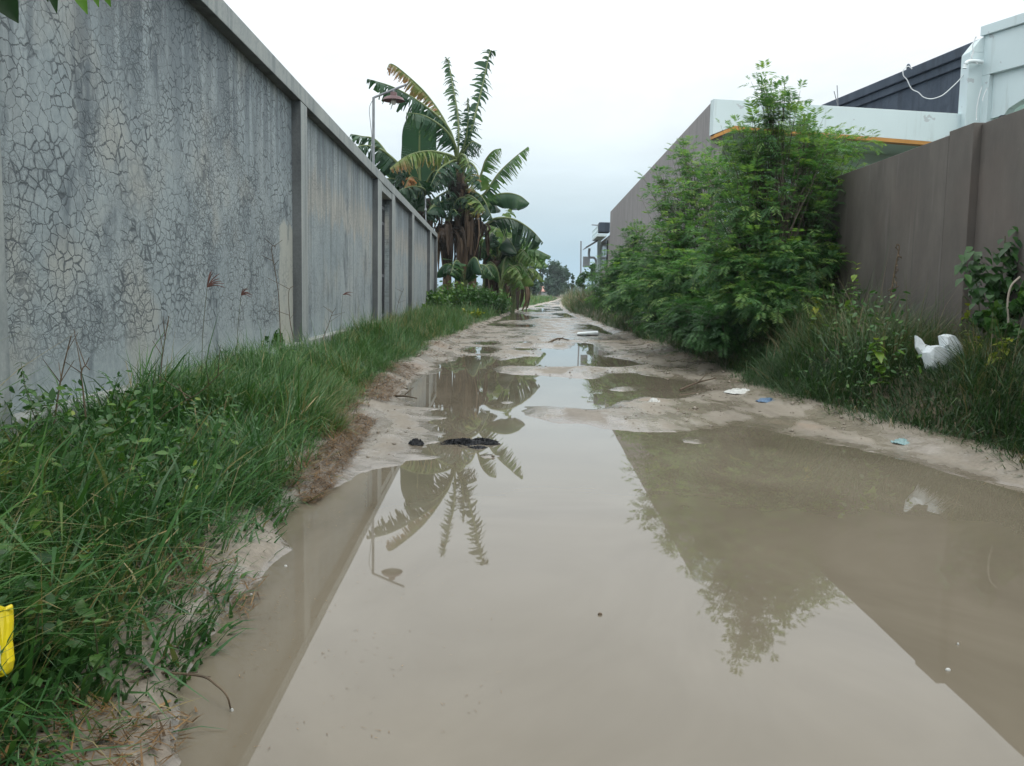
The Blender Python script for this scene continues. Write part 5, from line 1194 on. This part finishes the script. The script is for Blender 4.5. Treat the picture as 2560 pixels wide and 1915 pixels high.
def straw_leaf(label, pts, w_):
    o = thing('straw_leaf', on_z(*pts[0]), label, 'dead leaf'); P = catmull([on_z(u, v, z) for u, v, z in pts], 18); b = MB(); prev = None
    for k, p_ in enumerate(P):
        t = P[min(k+1, 17)]-P[max(k-1, 0)]; sv = unit(np.cross(t, [0, 0, 1]))*w_*(.4+.6*math.sin(math.pi*(k+1)/19)); cur = (b.vert(p_-sv, .9), b.vert(p_+(0, 0, .003), .7), b.vert(p_+sv, .95))
        if prev: b.face(prev[0], prev[1], cur[1], cur[0]); b.face(prev[1], prev[2], cur[2], cur[1])
        prev = cur
    ob = b.build('blade', M_STRAW, o); mo = ob.modifiers.new('thickness', 'SOLIDIFY'); mo.thickness = .0012
straw_leaf('broad yellow dead leaf blade lying on the mud at the bottom left', [(125, 1815, .05), (210, 1790, .05), (300, 1795, .035), (385, 1770, .03), (425, 1752, .02)], .007)
straw_leaf('yellow-brown dead leaf hanging down to the mud at the bottom left', [(262, 1790, .05), (270, 1830, .04), (292, 1865, .02)], .008)

# bits afloat
BL = ['small pale chip floating just off the left bank', 'pale fleck floating below the straw on the left', 'tiny white fleck drifting where the twig enters the water', 'oval white fleck floating in the reflection of the brown wall', 'tiny pale dot floating near the right edge of the puddle', 'small dark speck floating in the middle of the bright reflection']
for (u, v, r_, m_), lab in zip([(714, 1415, .005, M_WHITECLOTH), (628, 1487, .004, M_WHITECLOTH), (580, 1775, .0035, M_WHITECLOTH), (2370, 1674, .006, M_WHITECLOTH), (2395, 1610, .003, M_WHITECLOTH), (1500, 1535, .006, M_TWIG)], BL):
    p = on_z(u, v, .002); o = thing('floating_chip', (p[0], p[1], 0), lab, 'debris', 'flecks floating on the puddle')
    b = MB(); b.lathe((p[0], p[1], .0), [(r_*.9, -.002), (r_, .002), (r_*.6, .005), (0, .0055)], 9); ob = b.build('chip', m_, o)
    for v_ in ob.data.vertices: v_.co.y = p[1]+(v_.co.y-p[1])*.7
for lab, A_, B_ in [('thin dark stick lying across the mud bar by the potholes', (1372, 857), (1422, 850)), ('dark stick reaching from the straw into the left edge of the puddle', (985, 990), (1042, 996)), ('dry twig sticking out of the right bank over the pool', (1700, 975), (1790, 945))]:
    a0 = on_z(*A_, .02); a1 = on_z(*B_, .05); o = thing('stick', a0, lab, 'stick', 'sticks on the mud'); b = MB()
    b.tube(catmull([a0, (a0+a1)/2+rng.normal(0, .02, 3)+(0, 0, .02), a1], 12), np.linspace(.011, .005, 12)*(a0[1]/8), 6); b.build('stem', M_TWIG, o)
    m = (a0+a1)/2+np.array([0, 0, .02]); b = MB(); b.tube([m, m+(a1-a0)*.22+np.array([.02, .05, .05])], [.006*(a0[1]/8), .002], 5); b.build('side_shoot', M_TWIG, o)

# ------------------------------------------------------------------ overhanging branch, top left
ob_ = thing('branch', (-1.75, 1.9, 2.53), 'leafy branch hanging over the wall into the top left corner', 'branch')
s = MB(); P = catmull([(-2.1, 1.6, 2.35), (-1.75, 1.75, 2.72), (-1.40, 1.95, 2.35), (-1.1, 2.05, 1.95), (-.93, 2.12, 1.66)], 24); s.tube(P, np.linspace(.02, .005, 24), 7)
b = MB()
def hang(u, v, y, du, dv, ln, w_, tn, n=(0, -1, .2)):
    t = on_y(u, v, y); base = on_y(u+du, v+dv, y); k = np.argmin(((P-base)**2).sum(1)); s.tube(catmull([P[k], (P[k]+base)/2+np.array([0, 0, .02]), base], 8), [.004]*4+[.003]*4, 5)
    leaf_blade(b, base, t-base, n, float(np.linalg.norm(t-base)), w_, tn, .2, .0)
hang(46, 58, 2.2, -62, -110, .13, .062, .06); hang(-4, 34, 2.25, -30, -100, .12, .06, .2)
hang(142, 33, 2.1, -22, -110, .11, .026, .12); hang(120, 5, 2.1, -20, -90, .1, .02, .1)
hang(219, 36, 2.1, -40, -95, .11, .030, .85); hang(247, 18, 2.1, -30, -95, .11, .026, .8); hang(277, 17, 2.15, -38, -90, .10, .028, .75); hang(255, -12, 2.15, 10, -90, .10, .028, .8)
for k in range(40):
    q = P[6+k % 17]+rng.normal(0, .03, 3); d = np.array([rng.normal(0, .5), rng.normal(0, .4), -.8]); leaf_blade(b, q, d, (0, -1, .3), .12, .035, float(np.clip(rng.normal(.4, .25), 0, 1)), .2, .1) if q[2] > 1.95 else None
s.build('stem', M_BARK, ob_); b.build('leaves', M_NEARLEAF, ob_, smooth=True)

# ------------------------------------------------------------------ air
hz = MB(); hz.box(-720, 790, -310, 640, -1.6, 10.5)
hm = bpy.data.materials.new('haze_air'); hm.use_nodes = True; t = NT(hm.node_tree); t.n.clear()
vol = t.add('ShaderNodeVolumePrincipled'); vol.inputs['Color'].default_value = (.80, .90, .97, 1); vol.inputs['Density'].default_value = .0006; vol.inputs['Anisotropy'].default_value = .2
t.l.new(vol.outputs[0], t.add('ShaderNodeOutputMaterial').inputs['Volume'])
tag(hz.build('haze', hm), 'thin grey-blue haze over the fields', 'haze', kind='stuff')
